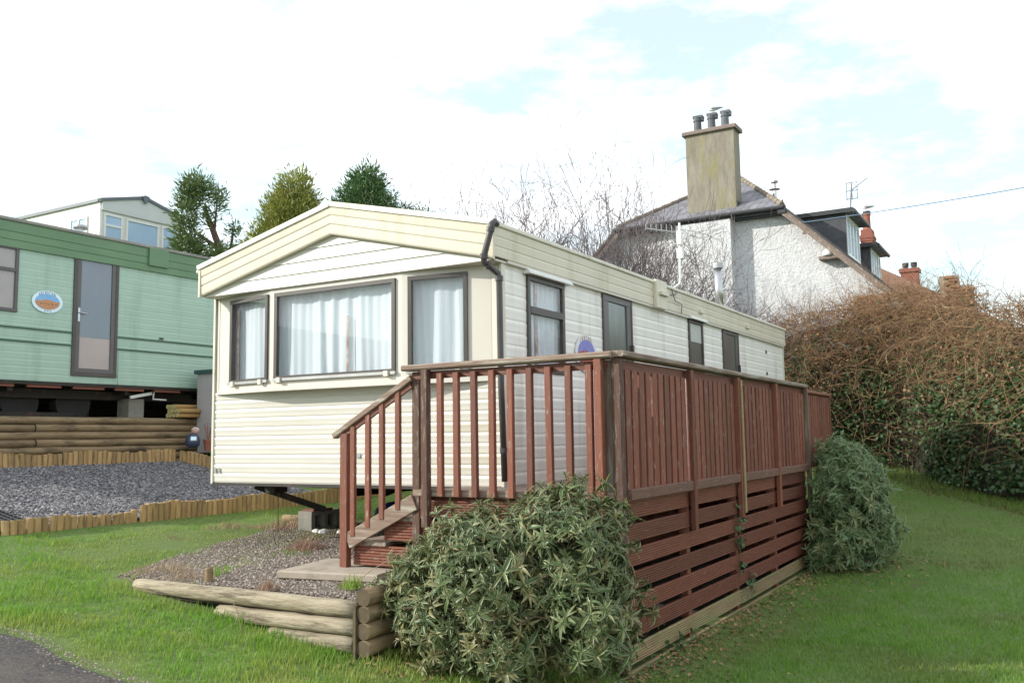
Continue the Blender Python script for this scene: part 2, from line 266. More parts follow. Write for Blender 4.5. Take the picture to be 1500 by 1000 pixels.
# ------------------------------------------------------------------ helpers
WORLD_AT = {}
class MB:
    """collects shapes in world coordinates; build() links them as one mesh object whose origin is `at`"""
    def __init__(s): s.v = []; s.f = []; s.m = []; s.cur = 0
    def add(s, vs, fs, mi=None):
        o = len(s.v); s.v += [tuple(v) for v in vs]; s.f += [tuple(i + o for i in f) for f in fs]
        s.m += [s.cur if mi is None else mi] * len(fs); return s
    def box(s, lo, hi, mi=None, bev=0.0):
        x0, y0, z0 = lo; x1, y1, z1 = hi
        c = Vector(((x0+x1)/2, (y0+y1)/2, (z0+z1)/2))
        return s.obox(c, Vector((1,0,0)), Vector((0,1,0)), Vector((0,0,1)), (x1-x0)/2, (y1-y0)/2, (z1-z0)/2, mi, bev)
    def obox(s, c, ax, ay, az, hx, hy, hz, mi=None, bev=0.0):
        c = Vector(c)
        b = min(bev, hx*.9, hy*.9, hz*.9)
        if b <= 0:
            vs = [c + ax*(hx*i) + ay*(hy*j) + az*(hz*k) for k in (-1,1) for j in (-1,1) for i in (-1,1)]
            return s.add(vs, [(0,2,3,1),(4,5,7,6),(0,1,5,4),(2,6,7,3),(0,4,6,2),(1,3,7,5)], mi)
        # chamfered box: octagon ring around the longest axis
        hs = [(hx, ax), (hy, ay), (hz, az)]
        k = max(range(3), key=lambda q: hs[q][0])
        L, U, V = hs[k], hs[(k+1) % 3], hs[(k+2) % 3]
        u, v = U[0], V[0]
        ring = [(u-b, v), (-(u-b), v), (-u, v-b), (-u, -(v-b)), (-(u-b), -v), (u-b, -v), (u, -(v-b)), (u, v-b)]
        vs = []
        for t in (-1, 1):
            vs += [c + L[1]*(L[0]*t) + U[1]*p + V[1]*q for p, q in ring]
        fs = [tuple(range(7, -1, -1)), tuple(range(8, 16))] + [(i, (i+1) % 8, (i+1) % 8 + 8, i + 8) for i in range(8)]
        return s.add(vs, fs, mi)
    def beam(s, a, b, w, h, up=(0,0,1), mi=None, bev=0.0):
        a, b = Vector(a), Vector(b); d = (b-a); L = d.length; d.normalize()
        up = Vector(up); sd = d.cross(up).normalized(); u2 = sd.cross(d)
        return s.obox((a+b)/2, d, sd, u2, L/2, w/2, h/2, mi, bev)
    def tube(s, pts, rad, n=8, caps=True, mi=None, capmi=None, wob=0.0):
        pts = [Vector(p) for p in pts]
        if not hasattr(rad, '__len__'): rad = [rad]*len(pts)
        vs, fs = [], []
        d0 = (pts[1]-pts[0]).normalized()
        ref = Vector((0,0,1)) if abs(d0.z) < .9 else Vector((1,0,0))
        u = d0.cross(ref).normalized()
        for i, p in enumerate(pts):
            d = (pts[min(i+1, len(pts)-1)] - pts[max(i-1, 0)]).normalized()
            u = (u - d*u.dot(d)).normalized(); w = d.cross(u)
            for k in range(n):
                a = 2*math.pi*k/n
                r = rad[i]*(1 + (random.uniform(-wob, wob) if wob else 0))
                vs.append(p + u*(math.cos(a)*r) + w*(math.sin(a)*r))
        for i in range(len(pts)-1):
            for k in range(n):
                fs.append((i*n+k, i*n+(k+1) % n, (i+1)*n+(k+1) % n, (i+1)*n+k))
        s.add(vs, fs, mi)
        if caps:
            o = len(s.v) - len(vs)
            s.f += [tuple(o+k for k in range(n-1, -1, -1)), tuple(o+(len(pts)-1)*n+k for k in range(n))]
            q = capmi if capmi is not None else (s.cur if mi is None else mi); s.m += [q, q]
        return s
    def lathe(s, c, prof, n=14, mi=None):
        c = Vector(c); vs, fs = [], []
        for r, z in prof:
            for k in range(n):
                a = 2*math.pi*k/n; vs.append(c + Vector((r*math.cos(a), r*math.sin(a), z)))
        for i in range(len(prof)-1):
            for k in range(n): fs.append((i*n+k, i*n+(k+1) % n, (i+1)*n+(k+1) % n, (i+1)*n+k))
        fs.append(tuple(range(n-1, -1, -1))); fs.append(tuple((len(prof)-1)*n+k for k in range(n)))
        return s.add(vs, fs, mi)
    def prism(s, poly, ext, mi=None):
        poly = [Vector(p) for p in poly]; e = Vector(ext); n = len(poly)
        vs = poly + [p+e for p in poly]
        fs = [tuple(range(n)), tuple(range(2*n-1, n-1, -1))] + [(i, i+n, (i+1) % n + n, (i+1) % n) for i in range(n)]
        return s.add(vs, fs, mi)
    def strip(s, prof, a, b, out, mi=None):
        """extrude an open profile [(offset, z)] from a to b (xy), offset along out"""
        out = Vector((*out, 0)); vs, fs = [], []
        for o, z in prof:
            for q in (a, b): vs.append(Vector((q[0], q[1], z)) + out*o)
        for i in range(len(prof)-1): fs.append((2*i, 2*i+1, 2*i+3, 2*i+2))
        return s.add(vs, fs, mi)
    def build(s, name, mats, parent=None, at=None, smooth=False, kind=None):
        if not isinstance(mats, (list, tuple)): mats = [mats]
        if at is None:
            at = WORLD_AT[parent.name] if parent is not None else Vector((0,0,0))
        at = Vector(at)
        me = bpy.data.meshes.new(name)
        me.from_pydata([tuple(Vector(v) - at) for v in s.v], [], s.f)
        for m in mats: me.materials.append(m)
        if len(mats) > 1: me.polygons.foreach_set("material_index", s.m)
        if smooth: me.polygons.foreach_set("use_smooth", [True]*len(s.f))
        me.update()
        bm_fix(me)
        return link(name, me, parent, at, kind)

def bm_fix(me):
    import bmesh
    bm = bmesh.new(); bm.from_mesh(me); bmesh.ops.recalc_face_normals(bm, faces=bm.faces); bm.to_mesh(me); bm.free()

def link(name, me, parent=None, at=(0,0,0), kind=None):
    o = bpy.data.objects.new(name, me); COL.objects.link(o)
    at = Vector(at); WORLD_AT[o.name] = at
    if parent is not None:
        o.parent = parent; o.location = at - WORLD_AT[parent.name]
    else: o.location = at
    if kind: o["kind"] = kind
    return o

def thing(name, at, label, cat, group=None):
    o = bpy.data.objects.new(name, None); COL.objects.link(o); o.empty_display_size = .2
    o.location = at; WORLD_AT[o.name] = Vector(at)
    o["label"] = label; o["category"] = cat
    if group: o["group"] = group
    return o
def tag(o, label, cat, group=None):
    o["label"] = label; o["category"] = cat
    if group: o["group"] = group
    return o

def scatter(name, tv, tf, loc, rot, scl, material, parent=None, at=(0,0,0), tint=None, edge=None, kind="stuff", smooth=False):
    """join N copies of a small template (tv Vx3, tf faces) into one mesh; loc Nx3, rot Nx3x3, scl N or Nx3"""
    tv = np.asarray(tv, float); N = len(loc); V = len(tv)
    scl = np.asarray(scl, float)
    if scl.ndim == 1: scl = scl[:, None].repeat(3, 1)
    co = tv[None]*scl[:, None, :]
    co = np.einsum('nij,nvj->nvi', rot, co) + np.asarray(loc)[:, None, :] - np.asarray(at, float)
    co = co.reshape(-1, 3)
    sizes = [len(f) for f in tf]; flat = np.concatenate([np.array(f) for f in tf])
    idx = (flat[None] + (np.arange(N)*V)[:, None]).ravel()
    ls = np.concatenate([[0], np.cumsum(np.tile(sizes, N))[:-1]])
    me = bpy.data.meshes.new(name)
    me.vertices.add(len(co)); me.vertices.foreach_set("co", co.astype(np.float32).ravel())
    me.loops.add(len(idx)); me.loops.foreach_set("vertex_index", idx.astype(np.int32))
    me.polygons.add(len(ls)); me.polygons.foreach_set("loop_start", ls.astype(np.int32))
    if smooth: me.polygons.foreach_set("use_smooth", np.ones(len(ls), bool))
    me.materials.append(material)
    if tint is not None:
        a = me.attributes.new("tint", 'FLOAT', 'POINT'); a.data.foreach_set("value", np.repeat(np.asarray(tint, np.float32), V))
    if edge is not None:
        a = me.attributes.new("edge", 'FLOAT', 'POINT'); a.data.foreach_set("value", np.tile(np.asarray(edge, np.float32), N))
    me.update(calc_edges=True); me.validate()
    return link(name, me, parent, at, kind)

def rots(yaw, pitch, roll=None):
    """rotation matrices: local +y is the long axis; pitch lifts it, yaw turns it"""
    yaw = np.asarray(yaw); pitch = np.asarray(pitch); roll = np.zeros_like(yaw) if roll is None else np.asarray(roll)
    n = len(yaw)
    def mx(a, ax):
        m = np.zeros((n, 3, 3)); c, s = np.cos(a), np.sin(a); i, j = [(1, 2), (2, 0), (0, 1)][ax]
        m[:, ax, ax] = 1; m[:, i, i] = c; m[:, j, j] = c; m[:, i, j] = -s; m[:, j, i] = s; return m
    return mx(yaw, 2) @ mx(pitch, 0) @ mx(roll, 1)

_H = np.random.default_rng(5).random((64, 64))
def vnoise(x, y):
    x = np.asarray(x, float); y = np.asarray(y, float)
    xi, yi = np.floor(x).astype(int), np.floor(y).astype(int); fx, fy = x-xi, y-yi
    fx = fx*fx*(3-2*fx); fy = fy*fy*(3-2*fy)
    g = lambda a, b: _H[a % 64, b % 64]
    return (g(xi, yi)*(1-fx) + g(xi+1, yi)*fx)*(1-fy) + (g(xi, yi+1)*(1-fx) + g(xi+1, yi+1)*fx)*fy
def fbm(x, y): return .55*vnoise(x, y) + .3*vnoise(x*2.1+7, y*2.1+3) + .15*vnoise(x*4.3+1, y*4.3+9)

HX = np.array([-400, -60, -26, -23, -20.5, -13.0, -9.0, -8.75, -8.6, -5.25, 0, 1.5, 6, 60, 400])
HZ = np.array([22, 12.5, 7.2, 6.7, 5.6, 2.42, 2.22, 1.62, 1.60, 1.03, .43, .257, .21, .1, -6])
HY = np.array([-400, -4, 4, 12, 20, 40, 400]); HYZ = np.array([-2, 0, 0, .5, 1.9, 3.6, 8.0])
def ground(x, y, rough=True):
    z = np.interp(x, HX, HZ) + np.interp(y, HY, HYZ)
    if rough: z = z + np.clip((np.asarray(y)+3.0)*2.5, 0, 1)*np.clip((np.asarray(x)+5.0)*3, 0, 1)*(fbm(np.asarray(x)*.9, np.asarray(y)*.9) - .5)*.045
    return z

def grid_mesh(name, xs, ys, zf, material, kind="structure", keep=None):
    X, Y = np.meshgrid(xs, ys); Z = zf(X, Y)
    co = np.stack([X, Y, Z], -1).reshape(-1, 3); nx, ny = len(xs), len(ys)
    i = np.arange(nx*ny).reshape(ny, nx)
    q = np.stack([i[:-1, :-1], i[:-1, 1:], i[1:, 1:], i[1:, :-1]], -1).reshape(-1, 4)
    if keep is not None:
        c = co[q].mean(1); q = q[keep(c[:, 0], c[:, 1])]
    me = bpy.data.meshes.new(name); me.from_pydata(co.tolist(), [], q.tolist()); me.materials.append(material)
    me.polygons.foreach_set("use_smooth", [True]*len(q)); me.update()
    return link(name, me, None, (0,0,0), kind)

# ------------------------------------------------------------------ ground, road, gravel bed, slate pad
def axis(lo, hi, flo, fhi, fine, n_out=14):
    a = list(np.arange(flo, fhi+1e-6, fine))
    g = (np.linspace(0, 1, n_out)**2.5)[1:]
    return np.array(sorted([flo - (flo-lo)*t for t in g] + a + [fhi + (hi-fhi)*t for t in g]))
XS = axis(-400, 400, -14, 9, .15); YS = axis(-400, 400, -8, 16, .15)
grid_mesh("ground", XS, YS, lambda x, y: ground(x, y), M['soil'])
ROAD_Y = -3.2
def road_edge(x): return ROAD_Y + .10*(fbm(np.asarray(x)*1.7, 3.3) - .5)*2
rx = np.arange(-30, 30.1, .2)
me_y = np.linspace(0, 1, 22)
RX, RTT = np.meshgrid(rx, me_y)
RY = road_edge(RX) + (-9.5 - road_edge(RX))*RTT
RZ = ground(RX, RY, False) + .030 + .008*fbm(RX*3, RY*3) - .03*(1-np.minimum(RTT*8, 1))
co = np.stack([RX, RY, RZ], -1).reshape(-1, 3); ii = np.arange(RX.size).reshape(RX.shape)
q = np.stack([ii[:-1, :-1], ii[1:, :-1], ii[1:, 1:], ii[:-1, 1:]], -1).reshape(-1, 4)
me = bpy.data.meshes.new("road"); me.from_pydata(co.tolist(), [], q.tolist()); me.materials.append(M['asphalt'])
me.polygons.foreach_set("use_smooth", [True]*len(q)); link("road", me, None, (0,0,0), "structure")

def gravel_z(x, y): return .775 + .045*(np.asarray(y)+1.65) + .02*(fbm(np.asarray(x)*1.6+20, np.asarray(y)*1.6)-.5) - .10*np.clip((-1.58-np.asarray(y))/.12, 0, 1)
def in_gravel(x, y):
    left = -3.0 - .32*(np.asarray(y)+1.6) + .5*(fbm(np.asarray(y)*1.3, 8.0)-.5)
    return (x < -.03) & (x > left) & (y > -1.74) & (y < 1.9 + .4*(fbm(np.asarray(x)*1.3, 2.0)-.5))
grid_mesh("gravel_bed", np.arange(-4.2, .001, .06), np.arange(-1.74, 2.3, .06), gravel_z, M['grit'], keep=in_gravel)
grid_mesh("underdeck_dark_earth", np.arange(-3.5, 1.46, .2), np.arange(-.72, 10, .2), lambda x, y: ground(x, y)+.03, M['earth'], keep=lambda x, y: ~((x < .0) & (y < 2.6)) & (y < 4.8))  # dark earth added under the deck so its skirt gaps read as shaded
HF_X, HF_Y = [-3, -.5, .3, 1.4, 2.5, 3.7, 5, 9], [13.2, 13.2, 13.6, 13.6, 12.3, 10.4, 9.4, 9.0]
grid_mesh("hedge_earth", np.arange(-2.5, 9, .12), np.arange(8.0, 16.5, .12), lambda x, y: ground(x, y)+.012, M['earth'], keep=lambda x, y: (y > np.interp(x, HF_X, HF_Y) - .35 - .5*(fbm(x*1.6, y*1.6)-.4)))
def pad_z(x, y): return ground(x, y, False) + .035 + .015*(fbm(np.asarray(x)*2, np.asarray(y)*2)-.5)
grid_mesh("slate_pad", np.arange(-8.5, -5.19, .11), np.arange(-5, 3.75, .1), pad_z, M['slate_bed'])

# ------------------------------------------------------------------ cream static caravan
cv = thing("static_caravan", (-1.83, 5, .9), "cream static caravan with curtained bay windows and a long ribbed white side", "caravan")
XL, XR, ZB, ZS, ZG = -3.66, 0.0, 1.506, 2.49, 3.50
def clap(z0, z1, n, d=.014):
    p = []; h = (z1-z0)/n
    for i in range(n):
        t = z1 - i*h
        p += [(d*.20, t-h*.01), (d*.85, t-h*.12), (d, t-h*.24), (d*.72, t-h*.40), (d*.58, t-h*.60), (d*.62, t-h*.80), (d*.55, t-h*.90), (d*.05, t-h*.955)]
    p.append((0.001, z0)); return p
mb = MB(); mb.strip(clap(ZB, ZS-.02, 10, .012), (XL, 0), (XR, 0), (0, -1))
mb.build("front_panel", M['cream'], cv, smooth=True)
# right side wall with openings
mb = MB()
WIN = [(.45, 1.20, 2.55, 3.46), (2.12, 2.93, 1.56, 3.58), (4.87, 5.45, 2.60, 3.50), (6.35, 7.15, 1.56, 3.60)]
NS = 18
HS = (3.57-ZB)/NS
prof = clap(ZB, 3.57, NS, .0065)
def side_seg(y0, y1, z0, z1):
    pr = [(o, z) for o, z in prof if z0-1e-6 <= z <= z1+1e-6]
    pr = [(.001, z1)] + pr + [(.001, z0)]
    mb.strip(pr, (XR, y0), (XR, y1), (1, 0))
ycur = 0.0
for (a, b, z0, z1) in WIN:
    side_seg(ycur, a, ZB, 3.57)
    side_seg(a, b, ZB, z0)
    if z1 < 3.57: side_seg(a, b, z1, 3.57)
    ycur = b
side_seg(ycur, 9.92, ZB, 3.57)
mb.build("side_wall", M['white_side'], cv, smooth=True)
mb = MB(); mb.strip(clap(ZB, 3.57, NS, .0065), (XL, 9.92), (XL, 0), (-1, 0)); mb.build("side_wall", M['white_side'], cv, smooth=True)
mb = MB(); mb.strip(clap(ZB, 3.57, NS, .0065), (XR, 9.92), (XL, 9.92), (0, 1)); mb.build("rear_wall", M['white_side'], cv)
mb = MB(); mb.box((XL+.02, .9, ZB), (XR-.45, .95, 3.6)); mb.box((XL+.02, .02, ZB-.01), (XR-.02, 9.9, ZB+.05)); mb.box((-.45, .9, ZB), (-.4, 9.8, 3.6))
mb.build("inner_lining", M['inside'], cv)
# corner trims
for x in (XL, XR):
    mb = MB(); s = 1 if x == XR else -1
    mb.box((x-.005 if s > 0 else x-.022, -.022, ZB-.01), (x+.022 if s > 0 else x+.005, .04, 3.52))
    mb.build("corner_trim", M['trim'], cv)
mb = MB(); mb.box((XR-.01, 9.9, ZB-.01), (XR+.02, 9.95, 3.56)); mb.build("corner_trim", M['trim'], cv)
# bottom skirt rail
mb = MB(); mb.box((XL, -.012, ZB-.03), (XR, .03, ZB-.001)); mb.box((XR-.03, .03, ZB-.03), (XR+.008, 9.92, ZB-.001)); mb.build("skirt_rail", M['black'], cv)

# bay window band: three facets with the windows let in
BAY = [(-3.60, 0.0), (-2.70, -.14), (-1.00, -.14), (-.10, 0.0)]
OPEN = [(0, .21, .885, 2.55, 3.45, "frame"), (1, .07, 1.63, 2.555, 3.45, "frame"), (2, .07, .68, 2.55, 3.45, "frame")]
bandm = MB()
curt = []
for fi, w0, w1, z0, z1, _ in OPEN:
    A, B = Vector((*BAY[fi], 0)), Vector((*BAY[fi+1], 0)); d = (B-A); L = d.length; d.normalize()
    nrm = Vector((d.y, -d.x, 0))          # outward (towards -y)
    if nrm.y > 0: nrm = -nrm
    def bar(u0, u1, a0, a1, off0, off1, m=bandm, mi=None):
        c = A + d*((u0+u1)/2) + nrm*((off0+off1)/2) + Vector((0, 0, (a0+a1)/2))
        m.obox(c, d, nrm, Vector((0,0,1)), (u1-u0)/2, abs(off1-off0)/2, (a1-a0)/2, mi)
    bar(0, w0, ZS, 3.52, -.04, 0); bar(w1, L, ZS, 3.52, -.04, 0)
    bar(w0, w1, ZS, z0, -.04, -.001); bar(w0, w1, z1, 3.52, -.04, -.001)
    fr = MB(); t = .04
    bar(w0, w1, z0, z0+t, -.02, .022, fr); bar(w0, w1, z1-t, z1, -.02, .022, fr)
    bar(w0, w0+t, z0+t, z1-t, -.02, .020, fr); bar(w1-t, w1, z0+t, z1-t, -.02, .020, fr)
    fo = fr.build("window", M['frame'], cv)
    t2 = t
    g = MB(); bar(w0+t2, w1-t2, z0+t2, z1-t2, .002, .006, g); g.build("pane", M['glass'], fo)
    s = MB(); bar(w0-.01, w1+.01, z0-.012, z0+.016, .005, .034, s); s.build("sill_strip", M['dull_metal'], fo)
    cl = MB()
    for u in (w0+.09, w1-.09): bar(u-.025, u+.025, z0-.028, z0+.022, .022, .05, cl)
    cl.build("catch", M['trim'], fo)
    # curtains as pleated sheets just behind the glass
    cu = MB(); n = int((w1-w0)*60); vs, fs = [], []
    for k in range(n+1):
        u = w0-.10 + (w1-w0+.20)*k/n
        for j, z in enumerate((z0+.02, (z0+z1)/2, z1-.03)):
            amp = (.020, .016, .008)[j]
            o = -.080 + amp*.9*math.sin(u*27 + 2.2*math.sin(u*6.3+fi)) + .006*math.sin(u*71+j)
            sh = .012*math.sin(u*13+j)
            vs.append(A + d*(u+sh) + nrm*o + Vector((0,0,z)))
    for k in range(n):
        for j in range(2): fs.append((k*3+j, k*3+j+1, k*3+4+j, k*3+3+j))
    cu.add(vs, fs); cu.build("curtain", M['curtain'], fo, smooth=True)
    if fi == 1:
        e = MB(); bar(.985, 1.012, z0+.03, z1-.3, -.050, -.046, e); e.build("curtain_edge", M['curtain_red'], fo)
    if fi == 0:
        e = MB(); bar(w0+.045, w0+.085, z0+.03, z1-.1, -.046, -.042, e); e.build("curtain_edge", M['curtain_red'], fo)
bandm.box((-3.64, -.003, ZS), (-3.605, .03, 3.52)); bandm.box((-.095, -.003, ZS), (-.02, .03, 3.52))
bandm.build("window_band", M['band'], cv)
mb = MB()  # projecting sill under the band
P = [(-3.62, .01), (-3.60, -.03), (-2.71, -.175), (-.99, -.175), (-.10, -.03), (-.03, .01)]
mb.prism([(x, y, ZS-.045) for x, y in P], (0, 0, .043)); mb.build("band_sill", M['band'], cv)
# soffit, gable panel, fascia
GYP = -.17; EL, ER, EZ0, EZ1, RZ0, RZ1, RXC = -3.682, .055, 3.505, 3.80, 3.955, 4.235, -1.822
mb = MB(); mb.box((EL+.02, GYP+.01, 3.495), (ER-.02, .06, 3.515)); mb.box((.002, .05, 3.50), (ER-.005, 9.9, 3.53)); mb.box((EL+.02, .05, 3.50), (XL-.002, 9.9, 3.53)); mb.build("soffit", M['band'], cv)
# gable panel boards (clapboard courses clipped to the triangle)
mb = MB(); zt, zb0 = RZ0+.02, 3.50; nb = 4; hh = (zt-zb0)/nb
def gx(z, side):  # x of the fascia's lower edge at height z
    t = min(max((z-EZ0)/(RZ0-EZ0), 0), 1); return (EL + (RXC-EL)*t) if side < 0 else (ER + (RXC-ER)*t)
for i in range(nb):
    a, b = zb0+i*hh, zb0+(i+1)*hh
    # trapezoid face leaning out towards its lower edge
    xa0, xa1, xb0, xb1 = gx(a-.06, -1), gx(a-.06, 1), gx(b-.06, -1), gx(b-.06, 1)
    if i == 0: xa0, xa1 = EL+.03, ER-.03
    y0, y1 = GYP-.000, GYP+.012
    mb.add([(xa0, y0, a), (xa1, y0, a), (xb1, y1, b), (xb0, y1, b), (xa0, y1+.002, a), (xa1, y1+.002, a)], [(0,1,2,3), (4,5,1,0)])
mb.build("gable_panel", M['cream'], cv)
def fascia_side(xa, za0, za1, xb, zb0_, zb1_, y):
    m = MB(); n = 14
    prof_t = [(0, -.052), (.04, -.058), (.28, -.052), (.325, -.044), (.37, -.053), (.60, -.050), (.645, -.042), (.69, -.051), (.95, -.047), (1, -.040)]
    vs, fs = [], []
    for t, o in prof_t:
        for (x, z0, z1) in ((xa, za0, za1), (xb, zb0_, zb1_)): vs.append((x, y+o+.0, z1+(z0-z1)*t))
    k = len(vs)
    for t, o in prof_t[:1] + prof_t[-1:]:
        for (x, z0, z1) in ((xa, za0, za1), (xb, zb0_, zb1_)): vs.append((x, y+.03, z1+(z0-z1)*t))
    for i in range(len(prof_t)-1): fs.append((2*i, 2*i+1, 2*i+3, 2*i+2))
    fs += [(k, k+1, 1, 0), (2*len(prof_t)-2, 2*len(prof_t)-1, k+3, k+2)]
    m.add(vs, fs); m.build("fascia_board", M['fascia'], cv)
fascia_side(EL, EZ0, EZ1, RXC, RZ0, RZ1, GYP)
fascia_side(RXC, RZ0, RZ1, ER, EZ0, EZ1, GYP)
for sx, s in ((ER, 1), (EL, -1)):
    m = MB(); pr = [(0, 3.80), (.004, 3.79), (0, 3.72), (-.006, 3.708), (.003, 3.695), (0, 3.63), (-.006, 3.618), (.003, 3.605), (.002, 3.53), (-.01, 3.525)]
    m.strip(pr, (sx, GYP-.04), (sx, 9.95), (s, 0)); m.box((min(sx, sx-s*.03), GYP-.04, 3.53), (max(sx, sx-s*.03)-.004 if s > 0 else max(sx, sx-s*.03), 9.95, 3.79))
    m.build("fascia_board", M['fascia'], cv)
    m = MB(); x0, x1 = sorted((sx-s*.05, sx+s*.022)); m.box((x0, GYP-.06, 3.797), (x1, 9.97, 3.838), bev=.008); m.build("roof_edge", M['trim'], cv)
m = MB(); m.box((ER-.012, GYP-.062, EZ0-.01), (ER+.012, GYP-.03, 3.80)); m.build("corner_trim", M['fascia'], cv)
m = MB(); m.box((EL-.012, GYP-.062, EZ0-.01), (EL+.012, GYP-.03, 3.80)); m.build("corner_trim", M['fascia'], cv)
m = MB()
m.beam((EL-.03, GYP-.02, EZ1+.018), (RXC, GYP-.02, RZ1+.022), .105, .05); m.beam((RXC, GYP-.02, RZ1+.022), (ER+.03, GYP-.02, EZ1+.018), .105, .05)
m.build("gable_capping", M['trim'], cv)
m = MB(); m.prism([(EL-.01, GYP+.035, 3.80), (RXC, GYP+.035, RZ1+.02), (ER+.01, GYP+.035, 3.80)], (0, 10.07, 0)); m.build("roof", M['roof'], cv)
m = MB(); m.tube([(EL-.02, GYP, 3.79), (EL-.09, GYP-.01, 3.785)], .022, 8); m.build("gutter_spout", M['trim'], cv)
# downpipe
m = MB(); pr = .028
pts = [(ER+.035, GYP-.03, 3.80), (ER+.045, GYP-.085, 3.815), (ER+.035, GYP-.115, 3.79), (ER+.030, GYP-.12, 3.74), (ER-.045, GYP-.125, 3.50), (ER-.045, GYP-.115, 3.46), (ER-.030, GYP-.08, 3.435), (.0, -.085, 3.405), (.012, -.065, 3.395), (.02, -.055, 3.36), (.022, -.052, 2.4), (.045, -.05, 1.56)]
m.tube(pts, pr, 10); dp = m.build("downpipe", M['pipe'], cv, smooth=True)
for a, b in (((ER+.031, GYP-.12, 3.76), (ER+.022, GYP-.121, 3.72)), ((ER-.04, GYP-.125, 3.53), (ER-.047, GYP-.124, 3.49)), ((ER-.035, GYP-.09, 3.44), (ER-.02, GYP-.07, 3.43)), ((.02, -.055, 3.37), (.02, -.055, 3.325)), ((.04, -.05, 1.85), (.041, -.05, 1.81))):
    m = MB(); m.tube([a, b], .037, 10); m.build("pipe_collar", M['pipe'], dp)
# side windows and doors
def side_frame(name, y0, y1, z0, z1, t, mframe, off=.03):
    f = MB(); x = XR
    for (a, b, c, d) in ((y0, y1, z0, z0+t), (y0, y1, z1-t, z1), (y0, y0+t, z0+t, z1-t), (y1-t, y1, z0+t, z1-t)):
        dx = 0 if (d-c) < (b-a) else -.002
        f.box((x-.03, a, c), (x+off+dx, b, d), bev=.004)
    return f.build(name, mframe, cv)
def visor(y0, y1, z, par):
    m = MB(); m.prism([(XR+.005, y0, z+.08), (XR+.085, y0, z+.005), (XR+.085, y0, z-.012), (XR+.005, y0, z-.012)], (0, y1-y0, 0)); m.build("visor", M['white_paint'], par)
y0, y1, z0, z1 = WIN[0]
w = side_frame("window", y0, y1, z0, z1, .05, M['frame'])
m = MB(); m.box((XR-.03, y0+.05, 3.10), (XR+.03, y1-.05, 3.165)); m.build("transom", M['frame'], w)
m = MB(); m.box((XR+.002, y0+.05, z0+.05), (XR+.006, y1-.05, 3.10)); m.build("pane", M['glass'], w)
m = MB(); m.box((XR+.006, y0+.05, 3.165), (XR+.010, y1-.05, z1-.05)); m.build("pane", M['glass'], w)
cu = MB(); vs, fs = [], []; n = 46
for k in range(n+1):
    y = y0+.02 + (y1-y0-.04)*k/n
    for z in (z0+.02, z1-.02): vs.append((XR-.05 + .014*math.sin(y*60), y, z))
for k in range(n): fs.append((2*k, 2*k+1, 2*k+3, 2*k+2))
cu.add(vs, fs); cu.build("curtain", M['curtain'], w, smooth=True)
m = MB(); m.box((XR-.033, y0+.23, z0+.03), (XR-.029, y0+.275, z1-.03)); m.build("curtain_edge", M['curtain_red'], w)
visor(y0-.06, y1+.08, z1+.012, w)
for (y0, y1, z0, z1) in (WIN[1], WIN[3]):
    d = side_frame("door", y0, y1, z0, z1, .035, M['frame'], .028)
    m = MB(); t = .12
    for (a, b, c, e) in ((y0+.035, y1-.035, z1-.035-t, z1-.035), (y0+.035, y1-.035, z0+.035, z0+.25), (y0+.035, y0+.035+t, z0+.25, z1-.035-t), (y1-.035-t, y1-.035, z0+.25, z1-.035-t)):
        m.box((XR-.02, a, c), (XR+.018+(.002 if e-c < .3 else 0), b, e), bev=.004)
    m.build("door_leaf", M['door'], d)
    m = MB(); m.box((XR-.012, y0+.155, z0+.25), (XR+.004, y1-.155, z1-.155)); m.build("pane", M['frost'] if y0 < 4 else M['frost2'], d)
    h = MB(); h.box((XR+.02, y1-.07, z1-.75), (XR+.05, y1-.03, z1-.60)); h.build("hinge", M['frame'], d)
    h = MB(); h.box((XR+.018, y0+.06, 2.55), (XR+.03, y0+.10, 2.75)); h.tube([(XR+.045, y0+.08, 2.66), (XR+.045, y0+.2, 2.66)], .009, 6); h.build("door_handle", M['metal'], d)
    m = MB(); m.box((XR+.003, y0-.02, z1+.002), (XR+.05, y1+.02, z1+.018)); m.build("drip_rail", M['frame'], d)
y0, y1, z0, z1 = WIN[2]
w = side_frame("window", y0, y1, z0, z1, .045, M['frame'])
m = MB(); m.box((XR+.000, y0+.045, z0+.045), (XR+.006, y1-.045, 3.20)); m.build("pane", M['frost2'], w)
m = MB(); m.box((XR+.002, y0+.045, 3.203), (XR+.008, y1-.045, z1-.045)); m.build("blind", M['blind'], w)
visor(y0-.05, y1+.06, z1+.012, w)
# fittings on the side fascia
m = MB(); m.box((ER-.005, 3.52, 3.50), (ER+.055, 3.86, 3.845), bev=.01); m.box((ER+.05, 3.58, 3.66), (ER+.095, 3.84, 3.70)); m.build("cable_box", M['fascia'], cv)
m = MB(); m.tube([(ER+.06, 3.84, 3.69), (ER+.07, 4.1, 3.72), (ER+.02, 4.35, 3.80)], .007, 5); m.tube([(ER+.015, 4.1, 3.83), (ER+.03, 4.2, 3.66), (ER+.03, 4.45, 3.64), (ER+.02, 4.45, 3.52)], .006, 5); m.build("cable", M['pipe'], cv)
for y in (5.2, 7.45):
    m = MB(); m.box((ER, y, 3.61), (ER+.03, y+.14, 3.66), bev=.006); m.build("clip_bracket", M['fascia'], cv)
for z in (3.33, 2.96, 2.62):
    m = MB(); m.box((XR+.008, 8.75, z-.025), (XR+.018, 8.81, z+.025)); m.build("vent_plug", M['pipe'], cv)
m = MB(); m.tube([(-.1, 6.62, 3.78), (-.1, 6.62, 4.50)], .062, 14); fl = m.build("flue", M['metal'], cv, smooth=True)
m = MB(); m.lathe((-.1, 6.62, 4.47), [(.06, 0), (.08, .005), (.08, .085), (.074, .09)], 14); m.build("flue_cowl", M['dull_metal'], fl)
